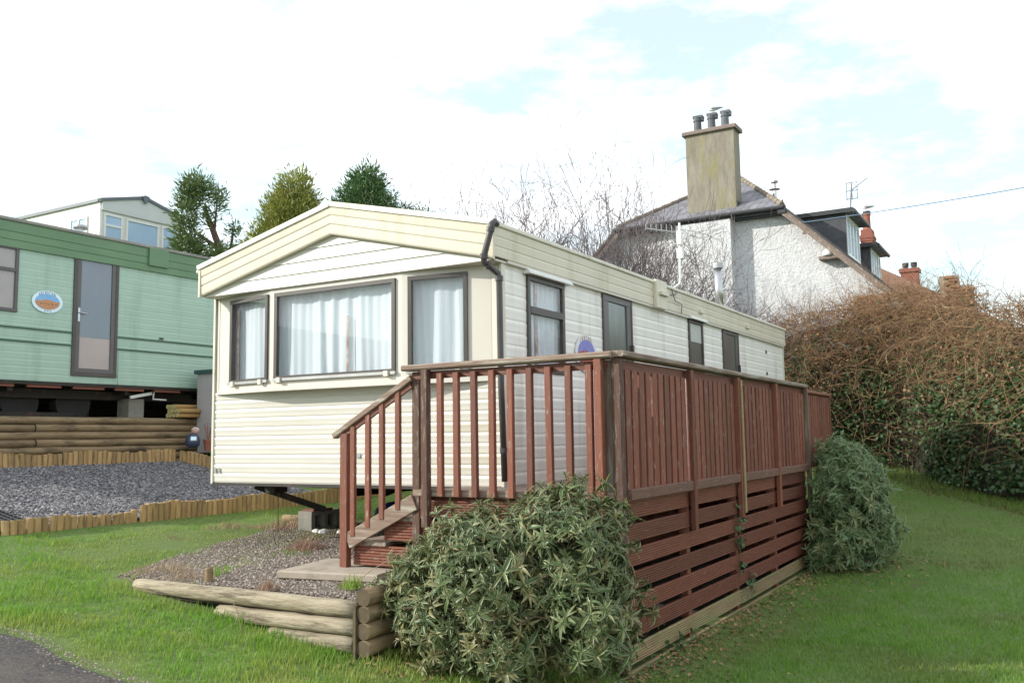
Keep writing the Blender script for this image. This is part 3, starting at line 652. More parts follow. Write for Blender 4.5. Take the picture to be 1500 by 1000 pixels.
# television aerial on the roof edge
m = MB(); m.tube([(-.22, 4.55, 3.86), (-.14, 4.75, 3.92), (-.10, 4.90, 4.0), (-.10, 4.93, 4.12), (-.10, 4.97, 4.86)], .015, 8); ae = m.build("aerial_mast", M['white_paint'], cv, smooth=True)
m = MB(); m.tube([(-.10, 4.96, 4.72), (-.52, 4.78, 4.80)], .012, 6)
for k in range(7):
    t = k/6; c = Vector((-.13-.39*t, 4.95-.17*t, 4.725+.075*t)); L = .10 - .05*abs(t-.3)
    m.tube([c + Vector((0, 0, L)), c - Vector((0, 0, L*.3))], .006, 5)
m.build("aerial_rods", M['dull_metal'], ae)
m = MB(); m.box((-.13, 4.92, 4.55), (-.07, 5.0, 4.74)); m.box((-.14, 4.93, 4.36), (-.06, 4.99, 4.5)); m.build("mast_bracket", M['white_paint'], ae)
# undercarriage
m = MB()
for x in (-2.75, -.95): m.box((x-.05, 1.05, 1.30), (x+.05, 9.7, 1.474))
for y in (1.3, 2.6, 5.2, 7.8): m.box((-3.55, y, 1.38), (-.1, y+.08, 1.474))
m.build("chassis_beam", M['black'], cv)
m = MB(); m.beam((-3.62, .55, 1.44), (-3.18, 1.22, 1.14), .07, .07); m.box((-3.52, .60, 1.36), (-3.36, .80, 1.47)); m.build("steady_leg", M['black'], cv)
m = MB(); m.beam((-2.2, 1.3, 1.40), (-1.75, .5, 1.40), .07, .08); m.build("drawbar", M['black'], cv)
m = MB(); m.box((-3.40, 1.0, 1.42), (-2.75, 1.04, 1.48)); m.build("cross_plank", M['pinkplank'], cv)
for x in (-2.9, -.8):
    m = MB(); m.tube([(x-.09, 5.2, 1.28), (x+.09, 5.2, 1.28)], .32, 18); m.build("wheel", M['rubber'], cv)
m = MB(); m.box((-1.65, -.024, 1.77), (-1.60, -.018, 1.81)); m.build("reflector_plate", M['dull_metal'], cv)
m = MB(); m.box((-3.63, -.022, 1.60), (-3.60, -.017, 1.66)); m.box((-3.57, -.022, 1.60), (-3.545, -.017, 1.66)); m.build("number_stud", M['dull_metal'], cv)

# oval picture plaques screwed to the caravans
def plaque(c, wdt, hgt, rim, sky, land, ink, label, n_letters):
    x, yc, zc = c
    t = thing("name_plaque", c, label, "plaque")
    def oval(a, b, x0, x1, ms, nm, par, z_hi=9, z_lo=-9):
        m = MB(); p = []
        for k in range(40):
            th = 2*math.pi*k/40; z = b*math.sin(th)
            p.append((x+x0, yc + a*math.cos(th), zc + min(max(z, z_lo), z_hi)))
        m.prism(p, (x1-x0, 0, 0)); return m.build(nm, ms, par)
    oval(wdt/2, hgt/2, .0, .010, rim, "rim", t)
    b = oval(wdt*.40, hgt*.36, .0102, .013, sky, "picture", t)
    m = MB(); p = []
    a_, b_ = wdt*.395, hgt*.35
    for k in range(21):
        th = math.pi + math.pi*k/20; p.append((x+.0132, yc + a_*math.cos(th), zc + b_*math.sin(th)))
    rs = np.random.default_rng(n_letters)
    for k in range(11):
        u = .92 - 1.84*k/10; p.append((x+.0132, yc + a_*u, zc + b_*(.05 + .28*rs.random()*(1-abs(u)))))
    m.prism(p, (.002, 0, 0)); m.build("rooftops", land, b)
    m = MB()
    for k in range(5):
        u = -.62 + .3*k; m.prism([(x+.0155, yc + a_*u, zc - b_*.28), (x+.0155, yc + a_*(u+.17), zc - b_*.34), (x+.0155, yc + a_*(u+.1), zc - b_*.16)], (.001, 0, 0))
    m.build("dark_tree", M['p_dark'], b)  # dark trees printed in the plaque's picture
    m = MB()
    for k in range(n_letters):   # arched lettering, too small in the photo to read: its strokes
        th = math.pi*(.73 - .46*k/(n_letters-1)); cy, cz = yc - wdt*.40*math.cos(th)*1.0, zc + hgt*.425*math.sin(th)
        h = hgt*.055; w_ = wdt*.017
        m.box((x+.0102, cy-w_, cz-h), (x+.0125, cy-w_*.35, cz+h))
        if k % 2: m.box((x+.0102, cy-w_*.35, cz+h*.5), (x+.0125, cy+w_, cz+h))
        if k % 3: m.box((x+.0102, cy+w_*.3, cz-h), (x+.0125, cy+w_, cz+h*.45))
    m.build("arched_lettering", ink, t)
    m = MB()
    for k in range(3): m.box((x+.0102, yc-.05+.045*k, zc-hgt*.44), (x+.0122, yc-.025+.045*k, zc-hgt*.40))
    m.build("small_mark", ink, t)
plaque((XR+.012, 1.68, 2.80), .50, .40, M['plaque_w'], M['p_purple'], M['p_red'], M['p_gold'], "oval plaque with purple sky and red rooftops on the white ribbed side", 7)

# ------------------------------------------------------------------ timber deck with stairs
dk = thing("timber_deck", (.55, 2.0, .3), "red stained timber deck with balustrade, steps and slatted skirt", "deck")
def part(name, mbx, m, par=dk, **k): return mbx.build(name, m, par, **k)
DX0, DX1, DY0, DY1, DZ = -.38, 1.47, -.80, 4.90, 1.512
# copies that share mesh data
def copies(name, me_obj, locs, par=dk, jitter=0.0):
    out = []
    for p in locs:
        o = me_obj.copy(); COL.objects.link(o); o.parent = par; o.location = Vector(p) - WORLD_AT[par.name]
        if jitter: o.rotation_euler = (random.uniform(-jitter, jitter), random.uniform(-jitter, jitter), random.uniform(-jitter, jitter)*2)
        out.append(o)
    return out
def grooved(length, height, thick, n=7, horizontal_axis='y'):
    """a decking board on edge, grooved along its length; local, centred, outward +x for 'y', -y for 'x'"""
    m = MB(); pr = []
    for i in range(n):
        a = height/2 - height*i/n; h = height/n
        pr += [(thick/2, a-h*.06), (thick/2, a-h*.58), (thick/2-.011, a-h*.66), (thick/2-.011, a-h*.97)]
    pr = [(-thick/2, height/2)] + [(thick/2-.004, height/2)] + pr + [(-thick/2, -height/2)]
    vs, fs = [], []
    for t in (-length/2, length/2):
        for o, z in pr: vs.append((o, t, z) if horizontal_axis == 'y' else (t, -o, z))
    k = len(pr)
    for i in range(k): fs.append((i, (i+1) % k, (i+1) % k + k, i+k))
    fs += [tuple(range(k)), tuple(range(2*k-1, k-1, -1))]
    m.add(vs, fs); return m
def proto(mbx, name, m):  # unlinked prototype object
    me_ = bpy.data.meshes.new(name); me_.from_pydata([tuple(v) for v in mbx.v], [], mbx.f); me_.materials.append(m); me_.update(); bm_fix(me_)
    return bpy.data.objects.new(name, me_)
# floor boards run along y
xs = np.arange(DX0+.02, DX1-.12, .123)
pf = proto(MB().box((-.058, -(DY1-DY0)/2, -.014), (.058, (DY1-DY0)/2, .014)), "floor_board", M['grey_y'])
copies("floor_board", pf, [(x+.06, (DY0+DY1)/2, DZ-.014) for x in xs if x+.06 < DX1-.03 ], jitter=.0008)
m = MB(); m.box((DX0+.02, DY0-.03, DZ-.035), (DX1-.03, DY0-.002, DZ+.022), bev=.005); part("front_edging", m, M['grey_x'])
m = MB()
for y in np.arange(DY0+.1, DY1, .6): m.box((DX0+.03, y, DZ-.16), (DX1-.07, y+.045, DZ-.03))
part("joist", m, M['red_x'])
# front balustrade
m = MB(); m.beam((DX0-.05, DY0-.03, 2.522), (1.455, DY0-.03, 2.528), .14, .048, bev=.012); part("cap_rail", m, M['grey_x'])
m = MB(); m.box((DX0+.02, DY0-.035, 2.428), (1.40, DY0-.01, 2.490)); part("under_rail", m, M['red_x'])
bx = [-.062, .096, .264, .430, .597, .767, .932, 1.10, 1.268]
pb = proto(MB().box((-.026, -.02, -.49), (.026, .02, .49), bev=.004), "baluster", M['red_z'])
copies("baluster", pb, [(x, DY0-.06, 1.975) for x in bx], jitter=.006)
for (x, y, z0, z1, w, mm) in ((-.335, -.79, .9, 2.478, .075, 'brown_z'), (-.195, -.875, 1.24, 2.50, .062, 'brown_z'), (1.350, -.865, 1.2, 2.50, .060, 'red_z'), (1.400, -.79, .35, 2.49, .065, 'grey_z'), (1.470, -.80, .28, 2.50, .07, 'brown_z')):
    m = MB(); m.box((x-w/2, y-w/2, z0), (x+w/2, y+w/2, z1), bev=.005); part("post", m, M[mm], at=(x, y, (z0+z1)/2))
m = MB(); m.box((1.30, -.80, 2.44), (1.46, -.72, 2.485)); part("rail_end", m, M['grey_x'])
# right side: close boarded balustrade
m = MB(); m.beam((1.475, DY0-.05, 2.535), (1.475, DY1+.03, 2.522), .13, .045, bev=.01); part("cap_rail", m, M['grey_y'])
m = MB(); m.box((1.445, DY0+.04, 2.425), (1.475, DY1, 2.495)); part("under_rail", m, M['red_y'])
m = MB(); m.box((1.46, DY0+.05, 1.475), (1.535, DY1, 1.555), bev=.006); part("lower_rail", m, M['rail_y'])
py = [DY0+.02, .60, 1.955, 3.39, 4.86]
nb_ = 10
pbd = proto(MB().box((-.011, -.047, -.435), (.011, .047, .435), bev=.003), "fence_board", M['red_zs'])
pbk = proto(MB().box((-.009, -.048, -.435), (.009, .048, .435)), "backing_board", M['red_zs'])
for i in range(4):
    a, b = py[i]+.035, py[i+1]-.035; s = (b-a)/nb_
    copies("fence_board", pbd, [(1.488+random.uniform(-.002, .002), a+s*(k+.5), 1.99) for k in range(nb_)], jitter=.004)
    ks = [k for k in range(1, nb_) if not (i == 0 and k in (2, 4))]
    copies("backing_board", pbk, [(1.450, a+s*k, 1.99) for k in ks], jitter=.003)
for i, y in enumerate(py):
    if i in (0,): continue
    m = MB(); z0 = 1.14 if i < 4 else .26
    m.box((1.497, y-.033, z0), (1.545, y+.033, 2.49 if i < 4 else 2.50), bev=.005); part("post", m, M['red_z' if i != 4 else 'grey_z'], at=(1.52, y, 1.8))
    m = MB(); m.box((1.39, y-.04, .2), (1.455, y+.04, 1.47)); part("inner_post", m, M['red_z'], at=(1.42, y, .8))
m = MB(); m.box((1.546, 1.965, 1.18), (1.562, 2.005, 2.47), bev=.003); part("pale_batten", m, M['pale_y'], at=(1.55, 1.98, 1.8))
# slatted skirt, right side: top two courses butt between posts, the lower ones run through
zc = 1.465
for c in range(8):
    h = .126; z = zc - h/2 - c*.170
    mm = M['red_y'] if c < 5 else M['pale_y']
    if c == 5: mm = M['red_y']
    if c < 2:
        for i in range(4):
            L = py[i+1]-py[i]-.06; p = proto(grooved(L, h, .026), "skirt_board", mm); copies("skirt_board", p, [(1.472, (py[i]+py[i+1])/2, z)], jitter=.002)
    else:
        for (a, b) in ((DY0, 1.95), (1.954, DY1)):
            p = proto(grooved(b-a, h, .026), "skirt_board", mm); copies("skirt_board", p, [(1.472 + .004*(c > 5), (a+b)/2, z)], jitter=.0025)
# front skirt behind the shrub
for c in range(6):
    h = .138; z = zc - .02 - h/2 - c*.165
    x0 = -.30 if c < 4 else .05
    p = proto(grooved(1.42-x0, h, .026, horizontal_axis='x'), "skirt_board", M['red_x']); copies("skirt_board", p, [((x0+1.42)/2, DY0+.01, z)], jitter=.002)
m = MB(); m.box((-.325, DY0-.02, 1.30), (-.265, DY0+.02, 1.50)); part("edge_block", m, M['red_x'])
for c in range(7):  # unseen boards added to block the sunlit grass behind the skirt gaps
    p = proto(MB().box((-.012, -3.9, -.085), (.012, 3.9, .085)), "blocking_board", M['red_y']); copies("blocking_board", p, [(-.03, 5.3, 1.40-.172*c)])
for c in range(8):  # boards added across the far end to keep the skirt gaps dark
    p = proto(MB().box((-.74, -.012, -.084), (.74, .012, .084)), "blocking_end_board", M['red_x']); copies("blocking_end_board", p, [(.70, DY1-.09, 1.38-.170*c)])
# steps on the left end
for (x0, x1, zt, zb_) in ((-1.03, -.36, 1.085, .885), (-.70, -.36, 1.30, 1.10)):
    p = proto(grooved(x1-x0, zt-zb_-.03, .026, 7, 'x'), "step_side", M['red_x']); copies("step_side", p, [((x0+x1)/2, DY0+.03, (zt+zb_)/2-.015)])
    p = proto(grooved(x1-x0, zt-zb_-.03, .026, 7, 'x'), "step_side", M['red_x']); copies("step_side", p, [((x0+x1)/2, -.02, (zt+zb_)/2-.015)])
    p = proto(grooved(.74, zt-zb_-.03, .026, 7, 'y'), "riser", M['red_y']); o = copies("riser", p, [(x0+.012, DY0+.41, (zt+zb_)/2-.015)])[0]; o.rotation_euler = (0, 0, math.pi)
    m = MB(); m.box((x0-.02, DY0+.00, zt-.03), (x0+.36, .0, zt), bev=.004); part("tread", m, M['grey_y'])
m = MB(); m.beam((-1.20, DY0-.03, 1.975), (-.36, DY0-.03, 2.44), .075, .05, bev=.008); part("stair_rail", m, M['grey_x'])
m = MB(); m.beam((-1.10, DY0-.03, 1.985), (-.37, DY0-.03, 2.385), .03, .05); part("under_rail", m, M['red_x'])
m = MB(); m.beam((-1.045, DY0-.030, 1.09), (-.34, DY0-.030, 1.43), .035, .135, bev=.005); part("stringer", m, M['grey_x'])
m = MB(); m.box((-1.125, DY0-.055, .865), (-1.045, DY0+.01, 1.995), bev=.005); part("newel_post", m, M['red_z'], at=(-1.08, DY0, 1.4))
for x in (-.987, -.824, -.675, -.505):
    t = (x+1.055)/.715; zb_ = 1.10+.345*t; zt = 1.985+.46*(x+1.10)/.75
    m = MB(); m.box((x-.025, DY0-.055, zb_), (x+.025, DY0-.02, zt), bev=.004); part("baluster", m, M['red_z'], at=(x, DY0-.04, (zb_+zt)/2))
# lower balustrade continuing behind the shrub at the far end
m = MB(); m.beam((1.475, DY1+.05, 2.46), (1.475, 6.40, 2.455), .11, .04, bev=.008); part("cap_rail", m, M['red_y'])
m = MB(); m.box((1.46, DY1+.05, 1.50), (1.50, 6.40, 1.57)); m.box((1.44, 6.32, .4), (1.51, 6.39, 2.44)); part("rear_post", m, M['red_z'])
copies("fence_board", pbd, [(1.488, 5.03+.128*k, 1.99) for k in range(11)], jitter=.003)
copies("backing_board", pbk, [(1.462, 5.094+.128*k, 1.99) for k in range(10)], jitter=.003)

# ------------------------------------------------------------------ slab, block, logs
m = MB(); m.obox((-1.07, -.76, .835), Vector((.98, .17, 0)), Vector((-.17, .98, 0)), Vector((0,0,1)), .47, .40, .034, bev=.012)
tag(m.build("paving_slab", M['flag'], at=(-1.07, -.76, .83)), "thick worn stone slab lying under the foot of the steps", "paving slab")
bk = thing("concrete_block", (-3.33, 1.3, .88), "hollow grey concrete block under the caravan's steady leg", "concrete block")
m = MB(); x0, x1, y0, y1, z0, z1 = -3.46, -3.25, 1.08, 1.56, .89, 1.12
# block with two recessed cells on the +x face
m.box((x0, y0, z0), (x0+.05, y1, z1)); m.box((x0+.05, y0, z0), (x1, y1, z0+.045)); m.box((x0+.05, y0, z1-.045), (x1, y1, z1))
for a, b in ((y0, y0+.06), ((y0+y1)/2-.035, (y0+y1)/2+.035), (y1-.06, y1)): m.box((x0+.05, a, z0+.045), (x1-.002, b, z1-.045))
m.build("block_body", M['concrete'], bk)
m = MB(); m.box((x0+.01, y0+.05, z1+.001), (x1-.02, y1-.1, z1+.022)); m.build("packing_board", M['red_y'], bk)

def log_obj(name, a, b, r, mats, par, nseg=9):
    a, b = Vector(a), Vector(b); m = MB(); pts, rad = [], []
    r0, r1 = r*random.uniform(.95, 1.06), r*random.uniform(.92, 1.04)
    for k in range(nseg+1):
        t = k/nseg; pts.append(a.lerp(b, t) + Vector((0, 0, random.uniform(-.004, .004)))); rad.append((r0+(r1-r0)*t)*random.uniform(.97, 1.03))
    m.tube(pts, rad, 12, True, 0, 1, .02)
    o = m.build(name, mats, par, at=(a+b)/2, smooth=False)
    me_ = o.data
    for p in me_.polygons: p.use_smooth = len(p.vertices) == 4
    return o
lw = thing("log_edging", (-.3, -1.75, .45), "pale round log edging stacked three high round the gravel bed corner", "log edging")
LM = [M['log'], M['log_end']]
log_obj("log", (-2.62, -1.70, .735), (-.10, -1.80, .755), .062, LM, lw, 14)
log_obj("log", (-1.55, -1.76, .61), (-.10, -1.815, .635), .060, LM, lw)
log_obj("log", (-.95, -1.80, .505), (-.11, -1.82, .52), .058, LM, lw)
for k in range(4): log_obj("log", (-.02, -1.86, .855-.115*k), (-.02, -.45, .875-.115*k), .060, [M['log_dark'], M['log_end']], lw)
m = MB(); m.box((-.10, -1.875, .33), (-.075, -1.80, .80)); m.build("corner_stake", M['log_end'], lw)
tag(log_obj("wood_peg", (-1.98, -1.50, .74), (-1.98, -1.50, .90), .035, [M['log_dark'], M['log_end']], None), "short weathered wooden peg standing in the gravel by the pale log", "peg")
for (a, b, r, lb) in (((-4.10, 1.50, .98), (-3.50, 1.58, .985), .05, "old split log lying beside the hollow concrete block"), ((-3.85, 1.36, .93), (-3.52, 1.40, .935), .04, "stubby log end lying before the hollow concrete block")):
    tag(log_obj("log", a, b, r, [M['log_dark'], M['log_end']], None, 4), lb, "log")

# timber edging of the slate pad
def edging(name, pts, label, hgt):
    t = thing(name, pts[0], label, "edging")
    meshes = []
    for v in range(5):
        m = MB(); n = 8; w = .042
        vs, fs = [], []
        for z in (-.12, hgt):
            for k in range(n):
                th = 2*math.pi*k/n; vs.append((w*math.cos(th)*random.uniform(.95, 1.04), .75*w*math.sin(th), z + (random.uniform(-.008, .008) if z > 0 else 0)))
        fs = [(k, (k+1) % n, (k+1) % n+n, k+n) for k in range(n)] + [tuple(range(n, 2*n))]
        m.add(vs, fs); p = proto(m, "edging_stake", M['stake']); meshes.append(p)
    for (ax, ay), (bx_, by_), hz in [(pts[i], pts[i+1], pts[i+1][2] if len(pts[i+1]) > 2 else 0) for i in range(len(pts)-1)] if False else []: pass
    return t, meshes
def edging_run(t, meshes, a, b, dz=0.0):
    a, b = Vector((*a, 0)), Vector((*b, 0)); L = (b-a).length; n = int(L/.081); d = (b-a)/L; ang = math.atan2(d.y, d.x)
    for k in range(n):
        p = a + d*(k+.5)*(L/n); z = float(ground(p.x, p.y, False)) + dz + random.uniform(-.012, .012) + .02*math.sin(k*.35)
        o = random.choice(meshes).copy(); COL.objects.link(o); o.parent = t
        o.location = Vector((p.x+random.uniform(-.008, .008), p.y, z)) - WORLD_AT[t.name]
        o.rotation_euler = (random.uniform(-.05, .05), random.uniform(-.05, .05), ang)
e1, ms1 = edging("timber_edging", [(-5.15, 1.5, 1.0)], "upright half-round timber edging between the slate pad and bright grass", .17)
edging_run(e1, ms1, (-5.16, -1.42), (-5.15, .18), -.03); edging_run(e1, ms1, (-5.12, .20), (-5.12, 7.2), .03)
e2, ms2 = edging("timber_edging", [(-8.4, 1.5, 1.5)], "upright half-round timber edging along the foot of the tall log wall", .20)
edging_run(e2, ms2, (-8.52, -3.0), (-8.52, 3.45), .02); edging_run(e2, ms2, (-8.50, 3.50), (-6.2, 3.86), .02)
fl_ = thing("plastic_ground_grid", (-5.3, -1.3, 1.08), "black plastic ground grid showing at the near corner of the slate pad", "ground grid")
m = MB()
for k in range(13):
    y = -1.9+.075*k; m.beam((-5.24, y, float(pad_z(-5.24, y))+.03), (-6.0, y, float(pad_z(-6.0, y))+.03), .012, .035)
for k in range(11):
    x = -5.24-.075*k; m.beam((x, -1.9, float(pad_z(x, -1.9))+.028), (x, -1.0, float(pad_z(x, -1.0))+.028), .012, .035)
m.build("cell_strip", M['grid'], fl_)

# ------------------------------------------------------------------ log retaining wall and green caravan
rw = thing("log_retaining_wall", (-8.85, 1.0, 1.6), "tall retaining wall of six dark weathered logs under the green caravan", "retaining wall")
GD = [M['log_dark'], M['log_end']]
for k in range(7):
    z = 2.29-.113*k
    for (a, b) in (((-8.80, -4.5), (-8.80, .2+.9*(k % 2))), ((-8.80, .22+.9*(k % 2)), (-8.80, 4.30-.03*(k % 3)))):
        log_obj("log", (a[0]+.012*k, a[1], z), (b[0]+.012*k, b[1], z), .060, GD, rw, 7)
gc = thing("static_caravan", (-10.8, 2, 2.3), "mint green static caravan with a dark framed door raised above the log wall", "caravan")
GXW, GZ0, GZ1, GY0, GY1 = -9.0, 2.89, 4.87, -1.3, 8.6
mb = MB()
profg = clap(GZ0, GZ1+.03, 19, .005)
def gseg(y0, y1, z0, z1):
    pr = [(.001, z1)] + [(o, z) for o, z in profg if z0 < z < z1] + [(.001, z0)]
    mb.strip(pr, (GXW, y0), (GXW, y1), (1, 0))
GW = [(-.6, .90, 3.90, 4.885), (1.80, 2.60, 3.00, 4.985), (4.66, 6.0, 3.95, 4.70)]
yc_ = GY0
for (a, b, z0, z1) in GW:
    gseg(yc_, a, GZ0, GZ1+.03); gseg(a, b, GZ0, z0)
    if z1 < GZ1: gseg(a, b, z1, GZ1+.03)
    yc_ = b
gseg(yc_, GY1, GZ0, GZ1+.03)
mb.build("side_wall", M['green_wall'], gc, smooth=True)
mb = MB(); mb.strip(clap(GZ0, GZ1+.03, 19, .005), (GXW, GY1), (GXW-3.66, GY1), (0, 1)); mb.build("end_wall", M['green_wall'], gc)
mb = MB(); mb.strip(clap(GZ0, GZ1+.03, 19, .005), (GXW-3.66, GY0), (GXW, GY0), (0, -1)); mb.build("end_wall", M['green_wall'], gc)
mb = MB(); mb.box((GXW-3.66, GY0+.01, GZ0-.05), (GXW-.02, GY1-.01, GZ0+.01)); mb.box((GXW-3.66, GY0, GZ0), (GXW-3.6, GY1, GZ1)); mb.build("floor_pan", M['black'], gc)
for z in (3.66, 3.46):
    m = MB(); m.box((GXW+.004, GY0, z), (GXW+.022, 1.80, z+.03), bev=.004); m.box((GXW+.004, 2.60, z), (GXW+.022, GY1, z+.03), bev=.004); m.build("trim_strip", M['green_trim'], gc)
m = MB(); m.strip([(.045, 5.255), (.05, 5.24), (.045, 5.10), (.036, 5.093), (.048, 5.085), (.045, 4.98), (.036, 4.973), (.047, 4.965), (.044, 4.86), (.0, 4.855)], (GXW, GY0), (GXW, GY1), (1, 0)); m.build("fascia_board", M['green_fascia'], gc)
m = MB(); m.box((GXW-.02, GY0, 5.25), (GXW+.075, GY1+.03, 5.30), bev=.008); m.build("roof_edge", M['roof'], gc)
m = MB(); m.prism([(GXW+.03, GY0, 5.27), (GXW-1.83, GY0, 5.62), (GXW-3.69, GY0, 5.27)], (0, GY1-GY0, 0)); m.build("roof", M['roof'], gc)
m = MB(); m.box((GXW+.04, 3.13, 4.95), (GXW+.085, 3.52, 5.262), bev=.006); m.build("cable_box", M['green_fascia'], gc)
m = MB(); m.tube([(GXW-1.0, 2.55, 5.4), (GXW-1.0, 2.55, 5.62)], .05, 10); vp = m.build("roof_vent", M['white_paint'], gc); m = MB(); m.lathe((GXW-1.0, 2.55, 5.61), [(.11, 0), (.12, .02), (.10, .06), (.0, .07)], 12); m.build("vent_cap", M['dull_metal'], vp)
def gframe(name, y0, y1, z0, z1, t, mm):
    f = MB()
    for (a, b, c, d, e) in ((y0, y1, z0, z0+t, .034), (y0, y1, z1-t, z1, .034), (y0, y0+t, z0+t, z1-t, .03), (y1-t, y1, z0+t, z1-t, .03)): f.box((GXW-.02, a, c), (GXW+e, b, d), bev=.005)
    return f.build(name, mm, gc)
y0, y1, z0, z1 = GW[0]; w = gframe("window", y0, y1, z0, z1, .05, M['door'])
m = MB(); m.box((GXW-.015, y0+.05, 4.50), (GXW+.031, y1-.05, 4.55)); m.build("transom", M['door'], w)
m = MB(); m.box((GXW-.01, y0+.05, z0+.05), (GXW+.004, y1-.05, 4.50)); m.build("pane", M['w_pane'], w)
m = MB(); m.box((GXW-.01, y0+.05, 4.55), (GXW+.006, y1-.05, z1-.05)); m.build("pane", M['w_pane'], w)
y0, y1, z0, z1 = GW[2]; w = gframe("window", y0, y1, z0, z1, .05, M['door']); m = MB(); m.box((GXW-.01, y0+.05, z0+.05), (GXW+.004, y1-.05, z1-.05)); m.build("pane", M['w_pane'], w)
y0, y1, z0, z1 = GW[1]; d = gframe("door", y0, y1, z0, z1, .055, M['frame'])
m = MB(); t = .07
for (a, b, c, e, f) in ((y0+.055, y1-.055, z1-.055-t, z1-.055, .026), (y0+.055, y1-.055, z0+.055, z0+.055+t, .026), (y0+.055, y0+.055+t, z0+.125, z1-.125, .023), (y1-.055-t, y1-.055, z0+.125, z1-.125, .023)): m.box((GXW-.015, a, c), (GXW+f, b, e), bev=.004)
m.build("door_leaf", M['door'], d)
m = MB(); m.box((GXW-.012, y0+.125, 3.62), (GXW+.006, y1-.125, z1-.125)); m.build("pane", M['door_glass'], d)
m = MB(); m.box((GXW-.012, y0+.125, z0+.125), (GXW+.004, y1-.125, 3.62)); m.build("lower_panel", M['door_low'], d)
m = MB(); m.box((GXW+.024, y0+.075, 3.86), (GXW+.036, y0+.11, 4.08)); m.tube([(GXW+.055, y0+.09, 4.0), (GXW+.055, y0+.22, 3.99)], .011, 6); m.build("door_handle", M['metal'], d)
m = MB(); m.box((GXW+.004, 2.64, GZ0), (GXW+.012, 2.67, 3.45)); m.build("joint_cover", M['green_wall'], gc)
m = MB(); m.box((GXW+.004, 6.2, GZ0), (GXW+.012, 6.23, 4.85)); m.build("joint_cover", M['green_wall'], gc)
m = MB(); m.box((GXW+.02, 3.42, 3.70), (GXW+.03, 3.50, 3.735)); m.build("vent_plug", M['pipe'], gc)
m = MB()
for x in (-9.9, -11.7): m.box((x-.05, GY0+.2, 2.66), (x+.05, GY1-.2, 2.84))
for y in (-.8, .9, 2.9, 4.9): m.box((-12.5, y, 2.74), (-9.15, y+.08, 2.84))
m.build("chassis_beam", M['black'], gc)
for y in (1.35, 2.25):
    m = MB(); m.tube([(-9.75, y, 2.60), (-9.57, y, 2.60)], .31, 18); m.build("wheel", M['rubber'], gc)
for (x, y) in ((-9.3, .1), (-9.4, 3.2), (-11.5, 1.0), (-11.5, 3.6)):
    m = MB(); m.box((x-.15, y-.15, 2.15), (x+.15, y+.15, 2.68)); m.build("support_pier", M['concrete'], gc)
m = MB(); m.beam((-9.15, 3.0, 2.70), (-9.15, 3.42, 2.78), .03, .05); m.tube([(-9.12, 3.45, 2.84), (-9.12, 3.43, 2.68), (-9.12, 3.7, 2.67)], .015, 6); m.build("step_bracket", M['white_paint'], gc)
for k in range(7):
    m = MB(); a = -1.1+.75*k; m.box((-9.10, a, 2.80), (-9.06, a+.55, 2.885)); m.build("floor_edge", M['terracotta'], gc)
plaque((GXW+.012, 1.37, 4.11), .50, .34, M['plaque'], M['p_sky'], M['p_orange'], M['p_ink'], "pale blue oval plaque with a painted townscape on the mint green wall", 9)
# clutter by the log wall
m = MB()  # black boards added to darken the space underneath, openings left for grass glimpses
for a, b, z in ((GY0+.1, .5, 2.9), (.5, 1.35, 2.55), (1.35, 1.75, 2.9), (1.75, 2.6, 2.50), (2.6, GY1-.1, 2.9)): m.box((GXW-3.45, a, 2.1), (GXW-3.40, b, z))
m.box((GXW-3.4, GY1-.5, 2.1), (GXW-.2, GY1-.45, 2.9)); m.box((GXW-3.4, GY0+.3, 2.1), (GXW-.3, GY0+.35, 2.9)); m.build("skirt_board", M['black'], gc)
m = MB(); m.box((GXW-.5, GY0+.4, 2.66), (GXW-.46, 4.5, 2.80)); m.box((GXW-.62, .2, 2.30), (GXW-.5, 2.2, 2.44)); m.build("rail", M['black'], gc)
rp = thing("round_post_stack", (-8.9, 3.9, 2.36), "small stack of cut yellow posts on top of the dark log wall", "post stack")
k = 0
for row, nn in ((0, 4), (1, 4), (2, 3)):
    for i in range(nn):
        x = -8.98+.085*i+.04*(row % 2); z = 2.395+.075*row
        o = log_obj("round_post", (x, 3.62, z), (x+.03, 4.12, z), .040, [M['post_yellow'], M['post_end']], rp, 2)
on = thing("garden_ornament", (-8.32, 3.62, 1.84), "round navy garden figure with a pale bib by the log wall", "garden ornament")
m = MB(); m.lathe((-8.32, 3.62, 1.84), [(.07, 0), (.115, .04), (.125, .11), (.10, .19), (.055, .235)], 14); m.build("body", M['orn_blue'], on, smooth=True)
m = MB(); m.lathe((-8.31, 3.66, 2.06), [(.03, 0), (.06, .03), (.065, .07), (.045, .105), (.0, .12)], 12); m.build("head", M['orn_pink'], on, smooth=True)
m = MB(); m.lathe((-8.32, 3.67, 2.125), [(.066, 0), (.062, .03), (.03, .055), (.0, .06)], 12); m.build("cap", M['white_paint'], on, smooth=True)
m = MB(); m.obox((-8.225, 3.56, 1.99), Vector((.6, -.6, .5)).normalized(), Vector((.7, .7, 0)).normalized(), Vector((-.35, .35, .86)).normalized(), .012, .045, .035); m.build("bib", M['plaque'], on)
for (x, y, r, lb) in ((-8.22, 3.86, .075, "red clay pot beside the navy garden figure"), (-8.12, 3.98, .055, "smaller clay pot nearest the grey storage box")):
    p = thing("plant_pot", (x, y, 1.78), lb, "plant pot")
    m = MB(); m.lathe((x, y, 1.78), [(r*.7, 0), (r, .16), (r*1.12, .16), (r*1.12, .20), (r*.95, .20), (r*.9, .17)], 12); m.build("pot_body", M['terracotta'], p, smooth=False)
    m = MB()
    for k in range(7): a = k*.9; m.tube([(x, y, 1.94), (x+.03*math.cos(a), y+.03*math.sin(a), 2.06), (x+.07*math.cos(a), y+.07*math.sin(a), 2.14+.02*k)], .006, 4)
    m.build("dead_stem", M['terracotta'], p)
